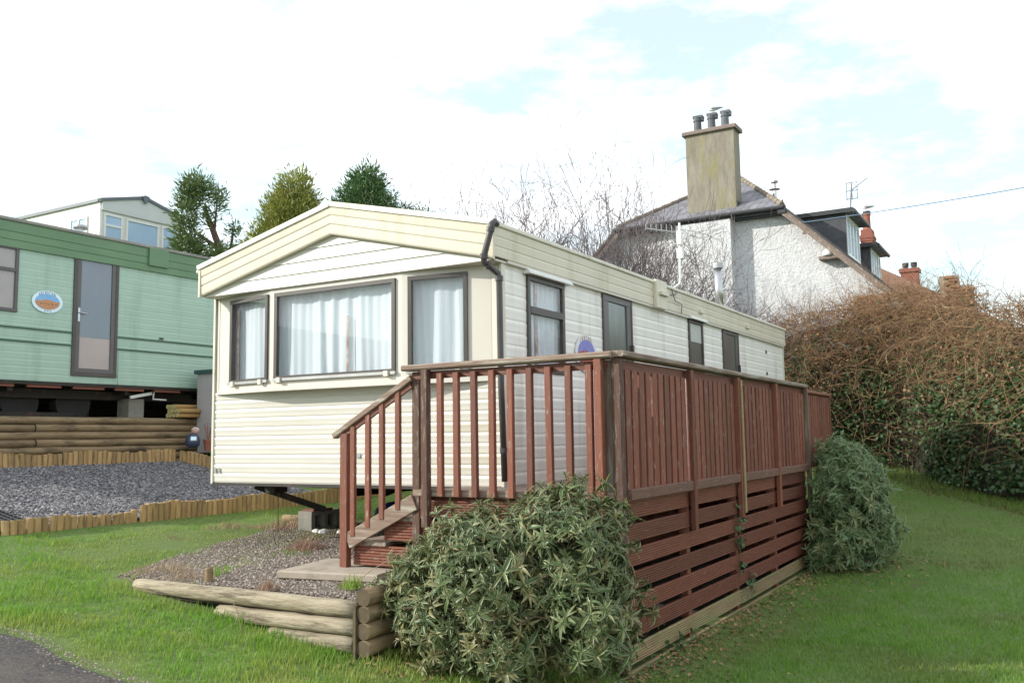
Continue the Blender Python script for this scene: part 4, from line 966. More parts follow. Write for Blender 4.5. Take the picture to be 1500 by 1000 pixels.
sb = thing("storage_box", (-8.35, 4.35, 2.0), "tall grey plastic storage box with a dark lid behind the cream caravan", "storage box")
m = MB(); m.box((-8.75, 4.05, 1.75), (-8.15, 4.75, 3.12), bev=.01); m.build("box_body", M['bin'], sb)
for k in range(4): m = MB(); m.box((-8.149, 4.06, 2.05+.26*k), (-8.140, 4.74, 2.07+.26*k)); m.build("panel_ridge", M['bin'], sb)
m = MB(); m.box((-8.79, 4.01, 3.121), (-8.11, 4.79, 3.19), bev=.012); m.build("lid", M['bin_lid'], sb)

# ------------------------------------------------------------------ white caravan uphill
wc = thing("static_caravan", (-24, 12.8, 6.0), "ivory static caravan with sky blue windows uphill behind the green one", "caravan")
WX, WY0, WY1, WZ0, WZ1, WRZ = -22.0, 11.2, 14.4, 7.3, 9.80, 10.20
m = MB(); m.strip(clap(7.0, WZ1, 24, .012), (WX-9.5, WY0), (WX, WY0), (0, -1)); m.build("side_wall", M['van_wall'], wc)
m = MB(); m.box((WX-.05, WY0+.002, 7.0), (WX, WY1, 9.50)); m.box((WX-.06, WY0+.002, 7.0), (WX+.02, WY0+.06, 9.62)); m.build("front_wall", M['pvc'], wc)
m = MB(); m.box((WX-9.5, WY1-.02, 7.0), (WX-.05, WY1, WZ1)); m.build("rear_wall", M['van_wall'], wc)
m = MB(); m.prism([(WX-.02, WY0+.02, 9.48), (WX-.02, WY1-.02, 9.48), (WX-.02, WY1-.02, WZ1), (WX-.02, (WY0+WY1)/2, WRZ), (WX-.02, WY0+.02, WZ1)], (.09, 0, 0)); m.build("gable_panel", M['van_gable'], wc)
m = MB(); ym = (WY0+WY1)/2
m.beam((WX+.04, WY0-.06, WZ1-.0), (WX+.04, ym, WRZ+.02), .16, .10); m.beam((WX+.04, ym, WRZ+.02), (WX+.04, WY1+.06, WZ1), .16, .10); m.build("gable_trim", M['van_roof'], wc)
m = MB(); m.prism([(WX+.125, ym-.16, WRZ+.03), (WX+.125, ym-.05, WRZ+.08), (WX+.125, ym+.05, WRZ+.08), (WX+.125, ym+.16, WRZ+.03), (WX+.125, ym+.02, WRZ-.20), (WX+.125, ym-.02, WRZ-.20)], (.04, 0, 0)); m.build("gable_badge", M['van_roof'], wc)
m = MB(); m.prism([(WX+.0, WY0-.05, WZ1+.01), (WX, ym, WRZ+.03), (WX, WY1+.05, WZ1+.01)], (-9.6, 0, 0)); m.box((WX-9.5, WY0-.07, WZ1-.05), (WX-.05, WY0-.01, WZ1+.05)); m.build("roof", M['van_roof'], wc)
def wwin(y0, y1, z0, z1, split=None):
    f = MB(); t = .065; x = WX
    for (a, b, c, d, e) in ((y0, y1, z0, z0+t, .05), (y0, y1, z1-t, z1, .05), (y0, y0+t, z0+t, z1-t, .046), (y1-t, y1, z0+t, z1-t, .046)): f.box((x-.02, a, c), (x+e, b, d))
    if split: f.box((x-.02, y0+t, split-.035), (x+.044, y1-t, split+.035))
    o = f.build("window", M['white_paint'], wc)
    for (c, d) in ([(z0+t, z1-t)] if not split else [(z0+t, split-.035), (split+.035, z1-t)]):
        p = MB(); p.box((x-.01, y0+t, c), (x+.02, y1-t, d)); p.build("pane", M['blue_pane'], o)
wwin(WY0+.12, WY0+.82, 8.2, 9.40, 9.02); wwin(WY0+.95, WY1-.95, 8.2, 9.38); wwin(WY1-.84, WY1-.14, 8.2, 9.40, 9.02)
f = MB()
for (a, b, c, d) in ((-1.55, -.62, 9.28, 9.35), (-1.55, -.62, 8.2, 8.27), (-1.55, -1.48, 8.27, 9.28), (-.69, -.62, 8.27, 9.28), (-1.12, -1.05, 8.27, 9.28)): f.box((WX+a, WY0-.05, c), (WX+b, WY0+.0, d))
o = f.build("window", M['white_paint'], wc)
for (a, b) in ((-1.48, -1.12), (-1.05, -.69)): p = MB(); p.box((WX+a, WY0-.025, 8.27), (WX+b, WY0-.012, 9.28)); p.build("pane", M['blue_pane'], o)

# ------------------------------------------------------------------ white house with chimney
HX0, HY0, HZE = -2.24, 20.0, 8.58     # hip eave's right end
hs = thing("white_house", (-4.9, 24, 2.0), "white roughcast gable house with a tall stained chimney and black dormers", "house")
SL = .96
def W(a, b, z): return Vector((HX0+a, HY0+b, z))
AR = -2.65; RIDGE = HZE + SL*2.65 - .12; HB = 4.4      # ridge at a=AR, hip apex at b=HB
def zr(a): return HZE - SL*a
EA = 3.7                                                # eave a (right), mirrored left
LA = -5.3-EA
m = MB(); m.prism([W(EA-.3, .12, 1.2), W(EA-.3, .12, zr(EA-.3)-.15), W(-.02, .12, HZE-.14), W(-5.28, .12, HZE-.14), W(LA+.3, .12, zr(EA-.3)-.15), W(LA+.3, .12, 1.2)], (0, 8.8, 0)); m.build("wall", M['render'], hs)
m = MB(); m.box(W(-3.30, -.30, 1.5), W(-1.56, .12, 8.40)); m.build("chimney_breast", M['render'], hs)
# roof planes
def slab(poly, th, name, mm):
    p = [Vector(q) for q in poly]; n = (p[1]-p[0]).cross(p[2]-p[0]).normalized()
    if n.z < 0: n = -n
    mbx = MB(); mbx.prism(p, n*(-th)); return mbx.build(name, mm, hs)
RB = 9.0
slab([W(0, -.22, HZE), W(EA, -.22, zr(EA)), W(EA, RB, zr(EA)), W(AR, RB, RIDGE), W(AR, HB, RIDGE)], .10, "roof_slope", M['old_roof'])
slab([W(-5.3, -.22, HZE), W(LA, -.22, zr(EA)), W(LA, RB, zr(EA)), W(AR, RB, RIDGE), W(AR, HB, RIDGE)], .10, "roof_slope", M['old_roof'])
hipn = slab([W(-5.3, -.25, HZE), W(0, -.25, HZE), W(AR, HB, RIDGE)], .10, "hip_slope", M['slate'])
# slates on the half hip, one by one
e0, e1_, ap = W(-5.3, -.25, HZE), W(0, -.25, HZE), W(AR, HB, RIDGE)
upv = ap - (e0+e1_)/2; SLn = upv.length; upv.normalize(); nh = Vector((1,0,0)).cross(upv).normalized()
if nh.z < 0: nh = -nh
sm = bpy.data.meshes.new("slate")
tb = MB(); tb.obox((0,0,0), Vector((1,0,0)), upv, nh, .115, .135, .006); sm.from_pydata([tuple(v) for v in tb.v], [], tb.f); sm.materials.append(M['slate']); bm_fix(sm)
row = 0; s = .16; cnt = 0; tilt = Matrix.Rotation(.05, 3, Vector((1,0,0)))
while s < SLn-.15 and cnt < 290:
    half = 2.65*(1-s/SLn); a = -half + .12*(row % 2)
    while a < half:
        p = (e0+e1_)/2 + upv*s + Vector((a, 0, 0)) + nh*(.016+random.uniform(0, .006))
        o = bpy.data.objects.new("slate", sm); COL.objects.link(o); o.parent = hs; o.location = p - WORLD_AT[hs.name]
        o.rotation_euler = (.06, random.uniform(-.01, .01), random.uniform(-.02, .02)); cnt += 1; a += .24
    s += .225; row += 1
for (p0, p1) in ((e1_, ap), (e0, ap)):
    n = 14
    for k in range(n):
        m = MB(); a_, b_ = p0.lerp(p1, k/n), p0.lerp(p1, (k+.96)/n); m.tube([a_+Vector((0,0,.05)), b_+Vector((0,0,.04))], [.085, .08], 8); m.build("ridge_tile", M['ridge'], hs, at=a_)
n = 12
for k in range(n):
    p0, p1 = W(AR, HB, RIDGE), W(AR, RB, RIDGE); a_, b_ = p0.lerp(p1, k/n), p0.lerp(p1, (k+.96)/n); m = MB(); m.tube([a_+Vector((0,0,.03)), b_+Vector((0,0,.02))], .11, 8); m.build("ridge_tile", M['ridge'], hs, at=a_)
m = MB(); m.tube([W(-5.4, -.33, HZE-.05), W(.06, -.33, HZE-.05)], .065, 10); m.box(W(-5.3, -.26, HZE-.17), W(0, -.16, HZE-.03)); m.box(W(-5.28, -.155, HZE-.20), W(.02, .125, HZE-.13)); m.build("gutter", M['gutter'], hs)
for (a0, a1, nm) in ((0, EA, 1), (-5.3, LA, -1)):
    m = MB(); m.beam(W(a0, -.26, HZE-.14), W(a1, -.26, zr(EA)-.14), .07, .20); m.build("bargeboard", M['barge'], hs)
    m = MB(); m.beam(W(a0, -.30, HZE+.0), W(a1, -.30, zr(EA)+.0), .10, .06); m.build("verge", M['gutter'] if nm > 0 else M['old_roof'], hs)
    if nm > 0: m = MB(); m.box(W(-.12, -.34, HZE-.22), W(.10, -.2, HZE+.02)); m.tube([W(0, -.2, HZE), W(0, -.2, HZE+.2)], .03, 6); m.build("verge_end", M['gutter'], hs)
m = MB()
for k in range(4): m.box(W(.55+.02*k, -.30, zr(.6)-.34+.05*k), W(.72-.01*k, -.22, zr(.6)-.30+.05*k))
m.build("cable_bracket", M['barge'], hs)
# chimney stack: slightly tapering
m = MB(); c0, c1, c2, c3 = -3.08, -1.52, .30, .90
m.add([W(c0, c2, 8.0), W(c1, c2, 8.0), W(c1, c3, 8.0), W(c0, c3, 8.0), W(c0-.0, c2, 11.40), W(c1+.0, c2, 11.40), W(c1, c3, 11.40), W(c0, c3, 11.40)], [(0,1,5,4), (1,2,6,5), (2,3,7,6), (3,0,4,7), (4,5,6,7)])
ch = m.build("chimney", M['stack'], hs)
m = MB(); m.box(W(c0-.09, c2-.09, 11.401), W(c1+.09, c3+.09, 11.53), bev=.02); m.build("cap_slab", M['cap'], ch)
m = MB(); m.box(W(c0-.04, c2-.03, 8.72), W(c1+.04, c2-.005, 8.82)); m.box(W(c1+.003, c2, 8.80), W(c1+.03, c3, 9.10)); m.build("flashing", M['gutter'], ch)
for k, a in enumerate((-2.76, -2.30, -1.86)):
    m = MB(); m.lathe(W(a, .60, 11.53), [(.15, 0), (.145, .06), (.13, .08), (.12, .38), (.14, .39), (.14, .43), (.12, .44), (.125, .52)], 12)
    m.box(W(a-.14, .54, 12.04), W(a+.17, .78, 12.12)); m.box(W(a+.11, .56, 11.95), W(a+.17, .76, 12.05)); m.build("chimney_pot", M['pot'], ch)
# slim metal flue on the far slope
m = MB(); m.tube([W(-1.25, 4.0, 9.5), W(-1.25, 4.0, 10.30)], .075, 10); vf = m.build("roof_flue", M['metal'], hs)
m = MB(); m.lathe(W(-1.25, 4.0, 10.22), [(.08, 0), (.2, .03), (.05, .07), (.05, .25), (.13, .27), (.13, .33), (0, .36)], 12); m.build("flue_cowl", M['dull_metal'], vf)
m = MB(); m.lathe(W(1.20, -.10, 7.02), [(.16, -.05), (.17, 0), (.16, .06), (.11, .14), (0, .18)], 12); m.build("wall_lamp", M['white_paint'], hs, smooth=True)
m = MB(); m.box(W(.95, -.20, 6.88), W(1.5, .12, 6.965)); m.build("lamp_shelf", M['barge'], hs)
# dormers
def dormer(b0, b1, af, ztop, npan):
    zb_ = zr(af)
    m = MB(); ab = (HZE-ztop)/SL - .3
    m.prism([W(af, b0, zb_-.05), W(af, b0, ztop), W(ab, b0, ztop), W(ab, b0, zr(ab)-.1)], (0, .08, 0)); dr = m.build("dormer", M['cheek'], hs)
    m = MB(); m.prism([W(af, b1, zb_-.05), W(af, b1, ztop), W(ab, b1, ztop), W(ab, b1, zr(ab)-.1)], (0, .08, 0)); m.build("cheek", M['cheek'], dr)
    m = MB(); m.box(W(ab-.8, b0-.16, ztop), W(af+.26, b1+.2, ztop+.13)); m.tube([W(af+.28, b0-.17, ztop+.03), W(af+.28, b1+.2, ztop+.03)], .06, 8); m.build("dormer_roof", M['gutter'], dr)
    m = MB(); t = .06; x = af
    m.box(W(x-.06, b0+.08, zb_+.0), W(x+.03, b1, zb_+.12)); m.box(W(x-.06, b0+.08, ztop-.12), W(x+.03, b1, ztop-.001))
    for k in range(npan+1):
        b = b0+.08 + (b1-b0-.08)*k/npan; m.box(W(x-.06, max(b-.05, b0+.08), zb_+.12), W(x+.028, min(b+.05, b1), ztop-.12))
    m.build("dormer_frame", M['white_paint'], dr)
    m = MB(); m.box(W(x-.03, b0+.1, zb_+.12), W(x-.01, b1-.02, ztop-.12)); m.build("pane", M['blue_pane'], dr)
dormer(1.0, 3.1, 1.53, 8.40, 4)
dormer(4.75, 6.7, 1.60, 8.02, 4)
# tv aerial on the first dormer roof
ta = thing("tv_aerial", W(1.35, 2.8, 8.53), "thin television aerial mast standing on the first black dormer roof", "aerial")
m = MB(); m.tube([W(1.45, 2.9, 8.54), W(1.36, 2.85, 8.75), W(1.45, 2.85, 9.75)], .022, 6); m.build("mast", M['dull_metal'], ta)
m = MB(); c = W(1.45, 2.85, 9.55)
for s_ in (-.16, .0, .16): m.tube([c+Vector((s_, .0, -.30)), c+Vector((s_, 0, .26))], .014, 5)
for s_ in (-.28, -.02, .24): m.tube([c+Vector((-.18, 0, s_)), c+Vector((.18, 0, s_))], .014, 5)
m.tube([c, c+Vector((.45, .2, .38))], .016, 5); m.build("reflector", M['dull_metal'], ta)
# red brick stack of the next house
rs_ = thing("brick_chimney", W(.87, 9.4, 6.5), "red brick chimney with two sooty pots rising behind the black dormers", "chimney")
m = MB(); m.box(W(.64, 9.0, 6.0), W(1.06, 9.7, 9.10)); m.box(W(.62, 8.98, 9.101), W(1.08, 9.72, 9.20)); m.box(W(.60, 8.96, 9.202), W(1.10, 9.74, 9.32)); m.box(W(.65, 9.02, 9.322), W(1.05, 9.68, 9.55)); m.build("stack", M['brick'], rs_)
m = MB(); m.box(W(.634, 8.994, 8.84), W(1.066, 9.706, 8.87)); m.build("string_course", M['gutter'], rs_)
for (a, b) in ((.88, 9.22), (.78, 9.52)):
    m = MB(); m.lathe(W(a, b, 9.55), [(.15, 0), (.12, .08), (.115, .55), (.14, .56), (.14, .62), (.11, .63)], 12); pt_ = m.build("chimney_pot", M['terracotta'], rs_)
    m = MB(); m.lathe(W(a, b, 10.15), [(.118, 0), (.118, .05), (.14, .06), (.14, .12), (0, .14)], 12); m.build("cowl", M['gutter'], pt_)
# gulls
def gull(p, heading, label):
    t = thing("gull", p, label, "gull"); c, s = math.cos(heading), math.sin(heading)
    def L(x, y, z): return Vector(p) + Vector((c*x - s*y, s*x + c*y, z))
    m = MB(); m.tube([L(-.24, 0, .13), L(-.14, 0, .145), L(0, 0, .155), L(.10, 0, .165), L(.15, 0, .215), L(.165, 0, .26), L(.20, 0, .285), L(.235, 0, .285)], [.012, .05, .078, .07, .045, .036, .037, .018], 10); b = m.build("body", M['gull_w'], t, smooth=True)
    for sd in (-1, 1):
        m = MB(); m.tube([L(.09, sd*.06, .18), L(0, sd*.078, .17), L(-.14, sd*.05, .155), L(-.31, sd*.015, .145)], [.02, .045, .035, .006], 8); m.build("wing", M['gull_g'], t, smooth=True)
    m = MB(); m.tube([L(.232, 0, .282), L(.285, 0, .272)], [.012, .004], 6); m.build("bill", M['gull_b'], t)
    for sd in (-1, 1):
        m = MB(); m.tube([L(.02, sd*.03, .10), L(.025, sd*.03, 0)], .006, 5); m.build("leg", M['gull_b'], t)
gull(W(-2.24, .66, 12.12), math.pi, "white gull perched on the middle pot of the tall stained chimney")
gull(W(.88, 9.22, 10.29), math.pi, "pale gull perched on the red brick chimney's pot")
# neighbour's roof further along
nh_ = thing("neighbour_house", (1.5, 37, 4), "further house with a faded clay roof and small twin-pot chimney", "house")
m = MB(); m.box((-8, 36.2, 2.0), (4.5, 42, 5.4)); m.build("wall", M['brick_brown'], nh_)
m = MB(); m.prism([(-8.3, 36, 5.3), (-4.0, 36, 9.75), (-2.9, 36, 9.75), (4.8, 36, 5.2)], (0, 6.2, 0)); m.build("roof", M['tile_red'], nh_)
m = MB(); m.box((-1.25, 37.0, 7.5), (-.55, 37.7, 9.05)); m.box((-1.32, 36.93, 9.051), (-.48, 37.77, 9.22)); c = m.build("chimney", M['brick'], nh_)
for x in (-1.08, -.72): m = MB(); m.lathe((x, 37.35, 9.22), [(.12, 0), (.11, .12), (.14, .13), (.14, .30), (.1, .31)], 10); m.build("chimney_pot", M['gutter'], c)
# low brick outbuilding with a stepped top behind the brambles: bricks one by one on its visible upper part
ob = thing("brick_outbuilding", (2.0, 17.2, 2.0), "brown brick outbuilding with a stepped top half hidden by brambles", "outbuilding")
m = MB(); m.box((.05, 17.06, 1.2), (2.78, 18.6, 4.85)); m.box((2.06, 17.06, 4.85), (2.46, 17.5, 5.64)); m.box((2.46, 17.06, 4.85), (2.78, 17.5, 5.38)); m.box((.05, 17.06, 4.85), (.9, 17.8, 5.36)); m.build("core_wall", M['mortar'], ob)
bm_ = bpy.data.meshes.new("brick"); tb = MB().box((-.105, -.05, -.03), (.105, .05, .03), bev=.006); bm_.from_pydata([tuple(v) for v in tb.v], [], tb.f); bm_.materials.append(M['brick_brown']); bm_fix(bm_)
nbk = 0
for r_ in range(16):
    z = 4.42 + .078*r_
    x = .16 + .11*(r_ % 2)
    while x < 2.76:
        top = 5.64 if 2.06 < x-.1 and x+.1 < 2.50 else 5.38 if x > 2.46 else 5.36 if x < .85 else 4.86
        if z+.03 < top and nbk < 290:
            o = bpy.data.objects.new("brick", bm_); COL.objects.link(o); o.parent = ob; o.location = Vector((x, 17.03+random.uniform(-.006, .006), z)) - WORLD_AT[ob.name]; nbk += 1
        x += .222
# overhead cable
m = MB(); a, b = W(.62, -.32, zr(.6)-.16), Vector((9.9, 12.6, 6.45)); pts = []
a0 = Vector((-1.66, 19.66, 7.99)); b0 = Vector((12.0, 10.3, 6.6))
for k in range(25): t = k/24; p = a0.lerp(b0, t); p.z -= .35*4*t*(1-t)*.5; pts.append(p)
m.tube(pts, .012, 6); tag(m.build("overhead_cable", M['wire']), "thin overhead cable running from the white house's bargeboard", "cable")

# ------------------------------------------------------------------ vegetation
BLADE_V = [(-.5, 0, 0), (.5, 0, 0), (-.38, .12, .5), (.38, .12, .5), (0, .42, 1.0)]
BLADE_F = [(0, 1, 3, 2), (2, 3, 4)]
def blades(name, x, y, z, h, w, mat_, tint, lean=.5, par=None, at=(0,0,0)):
    n = len(x); yaw = RNG.uniform(0, 2*np.pi, n); pit = RNG.normal(0, lean*.35, n)
    rot = rots(yaw, pit); scl = np.stack([w*np.ones(n), h*lean*1.6*np.ones(n), h], 1)
    return scatter(name, BLADE_V, BLADE_F, np.stack([x, y, z], 1), rot, scl, mat_, par, at, tint=tint)
def in_pad(x, y): return (x < -5.06) & (x > -8.7) & (y < 3.75)
# long lawn on the left, between road and caravan
def left_grass():
    N = 330000
    x = RNG.uniform(-9.0, 2.2, N); y = RNG.uniform(-3.6, 6.5, N)
    d = np.hypot(x-CAM_LOC.x, y-CAM_LOC.y)
    gx = (x-CAM_LOC.x)*RT.x + (y-CAM_LOC.y)*RT.y; gf = (x-CAM_LOC.x)*FW.x + (y-CAM_LOC.y)*FW.y
    ok = (np.abs(gx/np.maximum(gf, .1)) < .62) & (gf > 1)
    ok &= (y > road_edge(x) - .05 + .20*(RNG.random(N)**2) + .10*fbm(x*5, y*5)) & ~in_pad(x, y) & (RNG.random(N) < np.clip(60/(d*d), .1, 1))
    ok &= ~((x > .05) & (y > -1.0)) & ~((x > -.45) & (y > -.4))
    g = in_gravel(x, y); gx_ = fbm(x*1.5+4, y*1.5)
    edge = (x < -2.0 - .28*(y+1.6)) & (gx_ > .42)
    ok &= ~g | (edge & (RNG.random(N) < .55))
    ok &= ~((x > -3.6) & (x < 0) & (y > 2.3) & (RNG.random(N) < .35))
    ok &= ~((np.abs(x+1.3) < 1.35) & (np.abs(y+1.75) < .07))
    x, y = x[ok], y[ok]; n = len(x)
    z = np.where(in_gravel(x, y), gravel_z(x, y), ground(x, y))-.005
    cl = fbm(x*2.3, y*2.3); cl2 = fbm(x*.8+3, y*.8)
    cl3 = fbm(x*6+2, y*6); h = (.020 + .058*np.clip(cl*1.8-.4, 0, 1)**1.3 + .04*np.clip(cl3*2-.9, 0, 1))*RNG.uniform(.5, 1.35, n)
    h *= np.where(x < -2.9, .75, 1.0)
    dry = np.clip((cl2-.55)*3.0, 0, .5) + .35*(RNG.random(n) < .07)
    near_edge = np.clip(1-(y-road_edge(x))/.35, 0, 1); h *= 1-.6*near_edge; dry = np.clip(dry+.5*near_edge, 0, 1)
    gz = (x < -2.2) & (x > -4.4) & (y > -1.6) & (y < 1.6); dry = np.where(gz, np.clip(dry+.3, 0, 1), dry); h = np.where(gz, h*.6, h)
    blades("grass", x, y, z, h, .0075, M['grass'], dry, .62)
left_grass()
def right_grass():
    N = 520000
    x = RNG.uniform(.3, 9.5, N); y = RNG.uniform(-3.3, 16, N)
    d = np.hypot(x-CAM_LOC.x, y-CAM_LOC.y)
    gx = (x-CAM_LOC.x)*RT.x + (y-CAM_LOC.y)*RT.y; gf = (x-CAM_LOC.x)*FW.x + (y-CAM_LOC.y)*FW.y
    ok = (np.abs(gx/np.maximum(gf, .1)) < .62) & (gf > 1) & (RNG.random(N) < np.clip(60/(d*d), .25, 1))
    ok &= (x > 1.47) | (y > 5) | (y < -1.0)
    ok &= y > road_edge(x)+.05
    worn = np.clip(1-(x-1.45)/.55, 0, 1)*(y > -1.2)*(y < 5.2)
    worn = np.maximum(worn, np.clip(1.1-np.abs(y+.3-np.interp(x, [-3, -.5, .3, 1.4, 2.5, 3.7, 5, 9], [13.2, 13.2, 13.6, 13.6, 12.3, 10.4, 9.4, 9.0]))/.9, 0, 1)); worn = np.maximum(worn, np.clip(1-np.hypot(x-2.1, y-5.4)/1.1, 0, 1)); worn = np.maximum(worn, np.clip(1-np.hypot(x-.9, y+1.6)/.9, 0, 1))
    ok &= RNG.random(N) > worn*1.15*np.clip(fbm(x*2.2, y*2.2)*2-.35, 0, 1)
    x, y = x[ok], y[ok]; n = len(x); cl = fbm(x*2.0+9, y*2.0); cl2 = fbm(x*.7+5, y*.7+2)
    h = (.016 + .03*cl + .04*np.clip(fbm(x*4.5, y*4.5)*2-1.05, 0, 1))*RNG.uniform(.6, 1.3, n)
    blades("grass", x, y, ground(x, y)-.004, h, .0075, M['lawn'], np.clip((cl2-.46)*2.6, 0, .65)+.4*(RNG.random(n) < .12), .6)
right_grass()
# pebbles on the gravel bed, slate chips on the pad, leaf litter
PEB_V = [(-.5, -.3, 0), (.3, -.5, .05), (.55, .25, 0), (-.2, .5, .04), (-.3, -.1, .42), (.28, 0, .48)]
PEB_F = [(0, 1, 5, 4), (1, 2, 5), (2, 3, 4, 5), (3, 0, 4)]
N = 30000; x = RNG.uniform(-4.0, -.05, N); y = RNG.uniform(-1.68, 2.1, N); ok = in_gravel(x, y) & ((x > -2.9) | (RNG.random(N) < .6)); x, y = x[ok], y[ok]; n = len(x)
scatter("gravel", PEB_V, PEB_F, np.stack([x, y, gravel_z(x, y)], 1), rots(RNG.uniform(0, 6.3, n), RNG.normal(0, .25, n), RNG.normal(0, .25, n)), RNG.uniform(.010, .026, n), M['pebble'], tint=RNG.random(n)**2.2)
CH_V = [(-.5, -.3, 0), (.4, -.42, .0), (.55, .2, 0), (-.1, .45, 0), (-.42, -.22, .16), (.33, -.33, .2), (.45, .15, .18), (-.1, .36, .15)]
CH_F = [(4, 5, 6, 7), (0, 1, 5, 4), (1, 2, 6, 5), (2, 3, 7, 6), (3, 0, 4, 7)]
N = 42000; x = RNG.uniform(-8.48, -5.2, N); y = RNG.uniform(-2.6, 3.75, N); y = np.minimum(y, 3.45+.1*(x+8.5)); x, y, n = x, y, N
scatter("slate_chippings", CH_V, CH_F, np.stack([x, y, pad_z(x, y)+.002], 1), rots(RNG.uniform(0, 6.3, n), RNG.normal(0, .35, n), RNG.normal(0, .35, n)), RNG.uniform(.015, .05, n), M['chip'], tint=RNG.random(n)**2.0)
def hedge_front_y(x): return np.interp(x, [-3, -.5, .3, 1.4, 2.5, 3.7, 5, 9], [13.2, 13.2, 13.6, 13.6, 12.3, 10.4, 9.4, 9.0])
N = 1500; x = RNG.uniform(-4, 1, N); y = road_edge(x) - np.abs(RNG.normal(0, .10, N)) + .06; n = N
scatter("road_grit", PEB_V, PEB_F, np.stack([x, y, ground(x, y, False)+.028], 1), rots(RNG.uniform(0, 6.3, n), RNG.normal(0, .25, n), RNG.normal(0, .25, n)), RNG.uniform(.005, .015, n), M['pebble'], tint=RNG.random(n)**2.2)
N = 2600; u = RNG.random(N); x = 1.52+RNG.exponential(.16, N); y = RNG.uniform(-1.2, 4.9, N); k = N//2
x[:k//2] = RNG.normal(2.1, .35, k//2); y[:k//2] = RNG.normal(5.1, .5, k//2)
x[k//2:k] = RNG.normal(.8, .5, k-k//2); y[k//2:k] = RNG.normal(-1.55, .3, k-k//2); ok = (x > 1.5) | (y < -.9); x, y = x[ok], y[ok]; n = len(x)
x2 = RNG.uniform(-.6, 6, 3800); y2 = hedge_front_y(x2) + RNG.normal(-.25, .38, 3800); x = np.concatenate([x, x2]); y = np.concatenate([y, y2]); n = len(x)
LITV = [(-.5, 0, 0), (0, .35, .08), (.5, 0, .02), (0, -.35, .05)]
scatter("leaf_litter", LITV, [(0, 3, 2, 1)], np.stack([x, y, ground(x, y)+.012], 1), rots(RNG.uniform(0, 6.3, n), RNG.normal(0, .3, n), RNG.normal(0, .3, n)), RNG.uniform(.02, .05, n), M['bramble'], tint=RNG.random(n))

# small weeds and dry tufts: one thing each
def tuft(name, p, n, h, spread, mm, tint, label, cat, lean=.8, w=.006):
    x = p[0]+np.clip(RNG.normal(0, spread, n), -1.45*spread, 1.45*spread); y = p[1]+np.clip(RNG.normal(0, spread, n), -1.45*spread, 1.45*spread); z = np.full(n, p[2])
    o = blades(name, x, y, z, h*RNG.uniform(.4, 1.25, n)*np.clip(1.15-.42*np.hypot(x-p[0], y-p[1])/spread, .25, 1.2), w, mm, np.clip(tint+RNG.normal(0, .2, n), 0, 1), lean, None, p)
    del o["kind"]; tag(o, label, cat); return o
gz_ = lambda x, y: float(gravel_z(x, y))-.01
tuft("dry_weed", (-2.35, .05, gz_(-2.35, .05)), 380, .17, .11, M['straw'], .75, "pinkish dry weed clump in the middle of the gravel bed", "weed")
tuft("dry_weed", (-2.75, -1.35, .80), 170, .12, .15, M['straw'], .1, "straw coloured tuft at the far end of the pale top log", "weed")
tuft("dry_weed", (-2.25, -1.5, .79), 120, .11, .12, M['straw'], .25, "low straw tuft between the wooden peg and the log's end", "weed")
tuft("dry_weed", (-1.18, -1.62, .79), 130, .10, .05, M['straw'], .45, "small rusty dry tuft behind the pale top log", "weed")
tuft("green_weed", (-.55, -1.35, .81), 120, .11, .06, M['grass'], .2, "fresh green weed in the gravel before the stone slab", "weed", w=.009)
tuft("green_weed", (-2.3, -.18, gz_(-2.3, -.2)), 160, .06, .13, M['lawn'], .1, "dark green mat at the foot of the pinkish weed clump", "weed")
tuft("dry_weed", (-3.75, 1.1, .92), 400, .11, .2, M['straw'], .55, "brown withered grass clump beside the hollow concrete block", "weed")
tuft("dry_weed", (-4.25, .75, .93), 220, .09, .18, M['straw'], .5, "brown withered grass patch on the bank by the edging", "weed")
def stalk(pts, label, r=.004, mm='straw'):
    m = MB(); m.tube(pts, [r*(1-.6*k/(len(pts)-1)) for k in range(len(pts))], 5); tag(m.build("dry_stalk", M[mm], at=pts[0]), label, "stalk")
stalk([(-1.0, -2.05, .58), (-1.0, -2.08, .70), (-1.03, -2.1, .78), (-1.1, -2.12, .81), (-1.17, -2.12, .80)], "hooked pale dry stalk standing in the grass before the logs")
stalk([(-.62, -1.25, .82), (-.50, -1.2, .92), (-.33, -1.12, 1.03), (-.22, -1.05, 1.12)], "long pale stalk leaning against the lower step")
stalk([(-3.55, .85, .9), (-3.5, .8, 1.1), (-3.42, .72, 1.28), (-3.38, .7, 1.42)], "upright dead stem hanging under the caravan's steady leg", .007, 'bramble')
for i, (x, y, s) in enumerate(((-3.12, 1.02, .05), (-2.98, 1.0, .06), (-2.82, 1.08, .045), (-.12, -1.66, .045))):
    m = MB(); pts = []
    m.lathe((x, y, gz_(x, y)-.01), [(s*.6, 0), (s, s*.4), (s*.8, s*.9), (s*.25, s*1.15)], 7); o = m.build("white_stone", M['stone_w'], at=(x, y, gz_(x, y)))
    o.data.transform(Matrix.Rotation(i*1.1, 4, 'Z') @ Matrix.Diagonal((1.25, .85, 1, 1)))
    tag(o, ("white stone at the near corner of the concrete block", "largest white stone in front of the concrete block", "white stone between the concrete block and the steps", "white stone in the gravel behind the log corner")[i], "stone")
m = MB(); m.lathe((-2.55, 1.75, .93), [(.2, 0), (.28, .08), (.24, .2), (.1, .27), (0, .28)], 9); tag(m.build("blue_sack", M['blue_sack'], at=(-2.55, 1.75, .93), smooth=True), "dark blue plastic sack lying in the shade under the cream caravan", "sack")

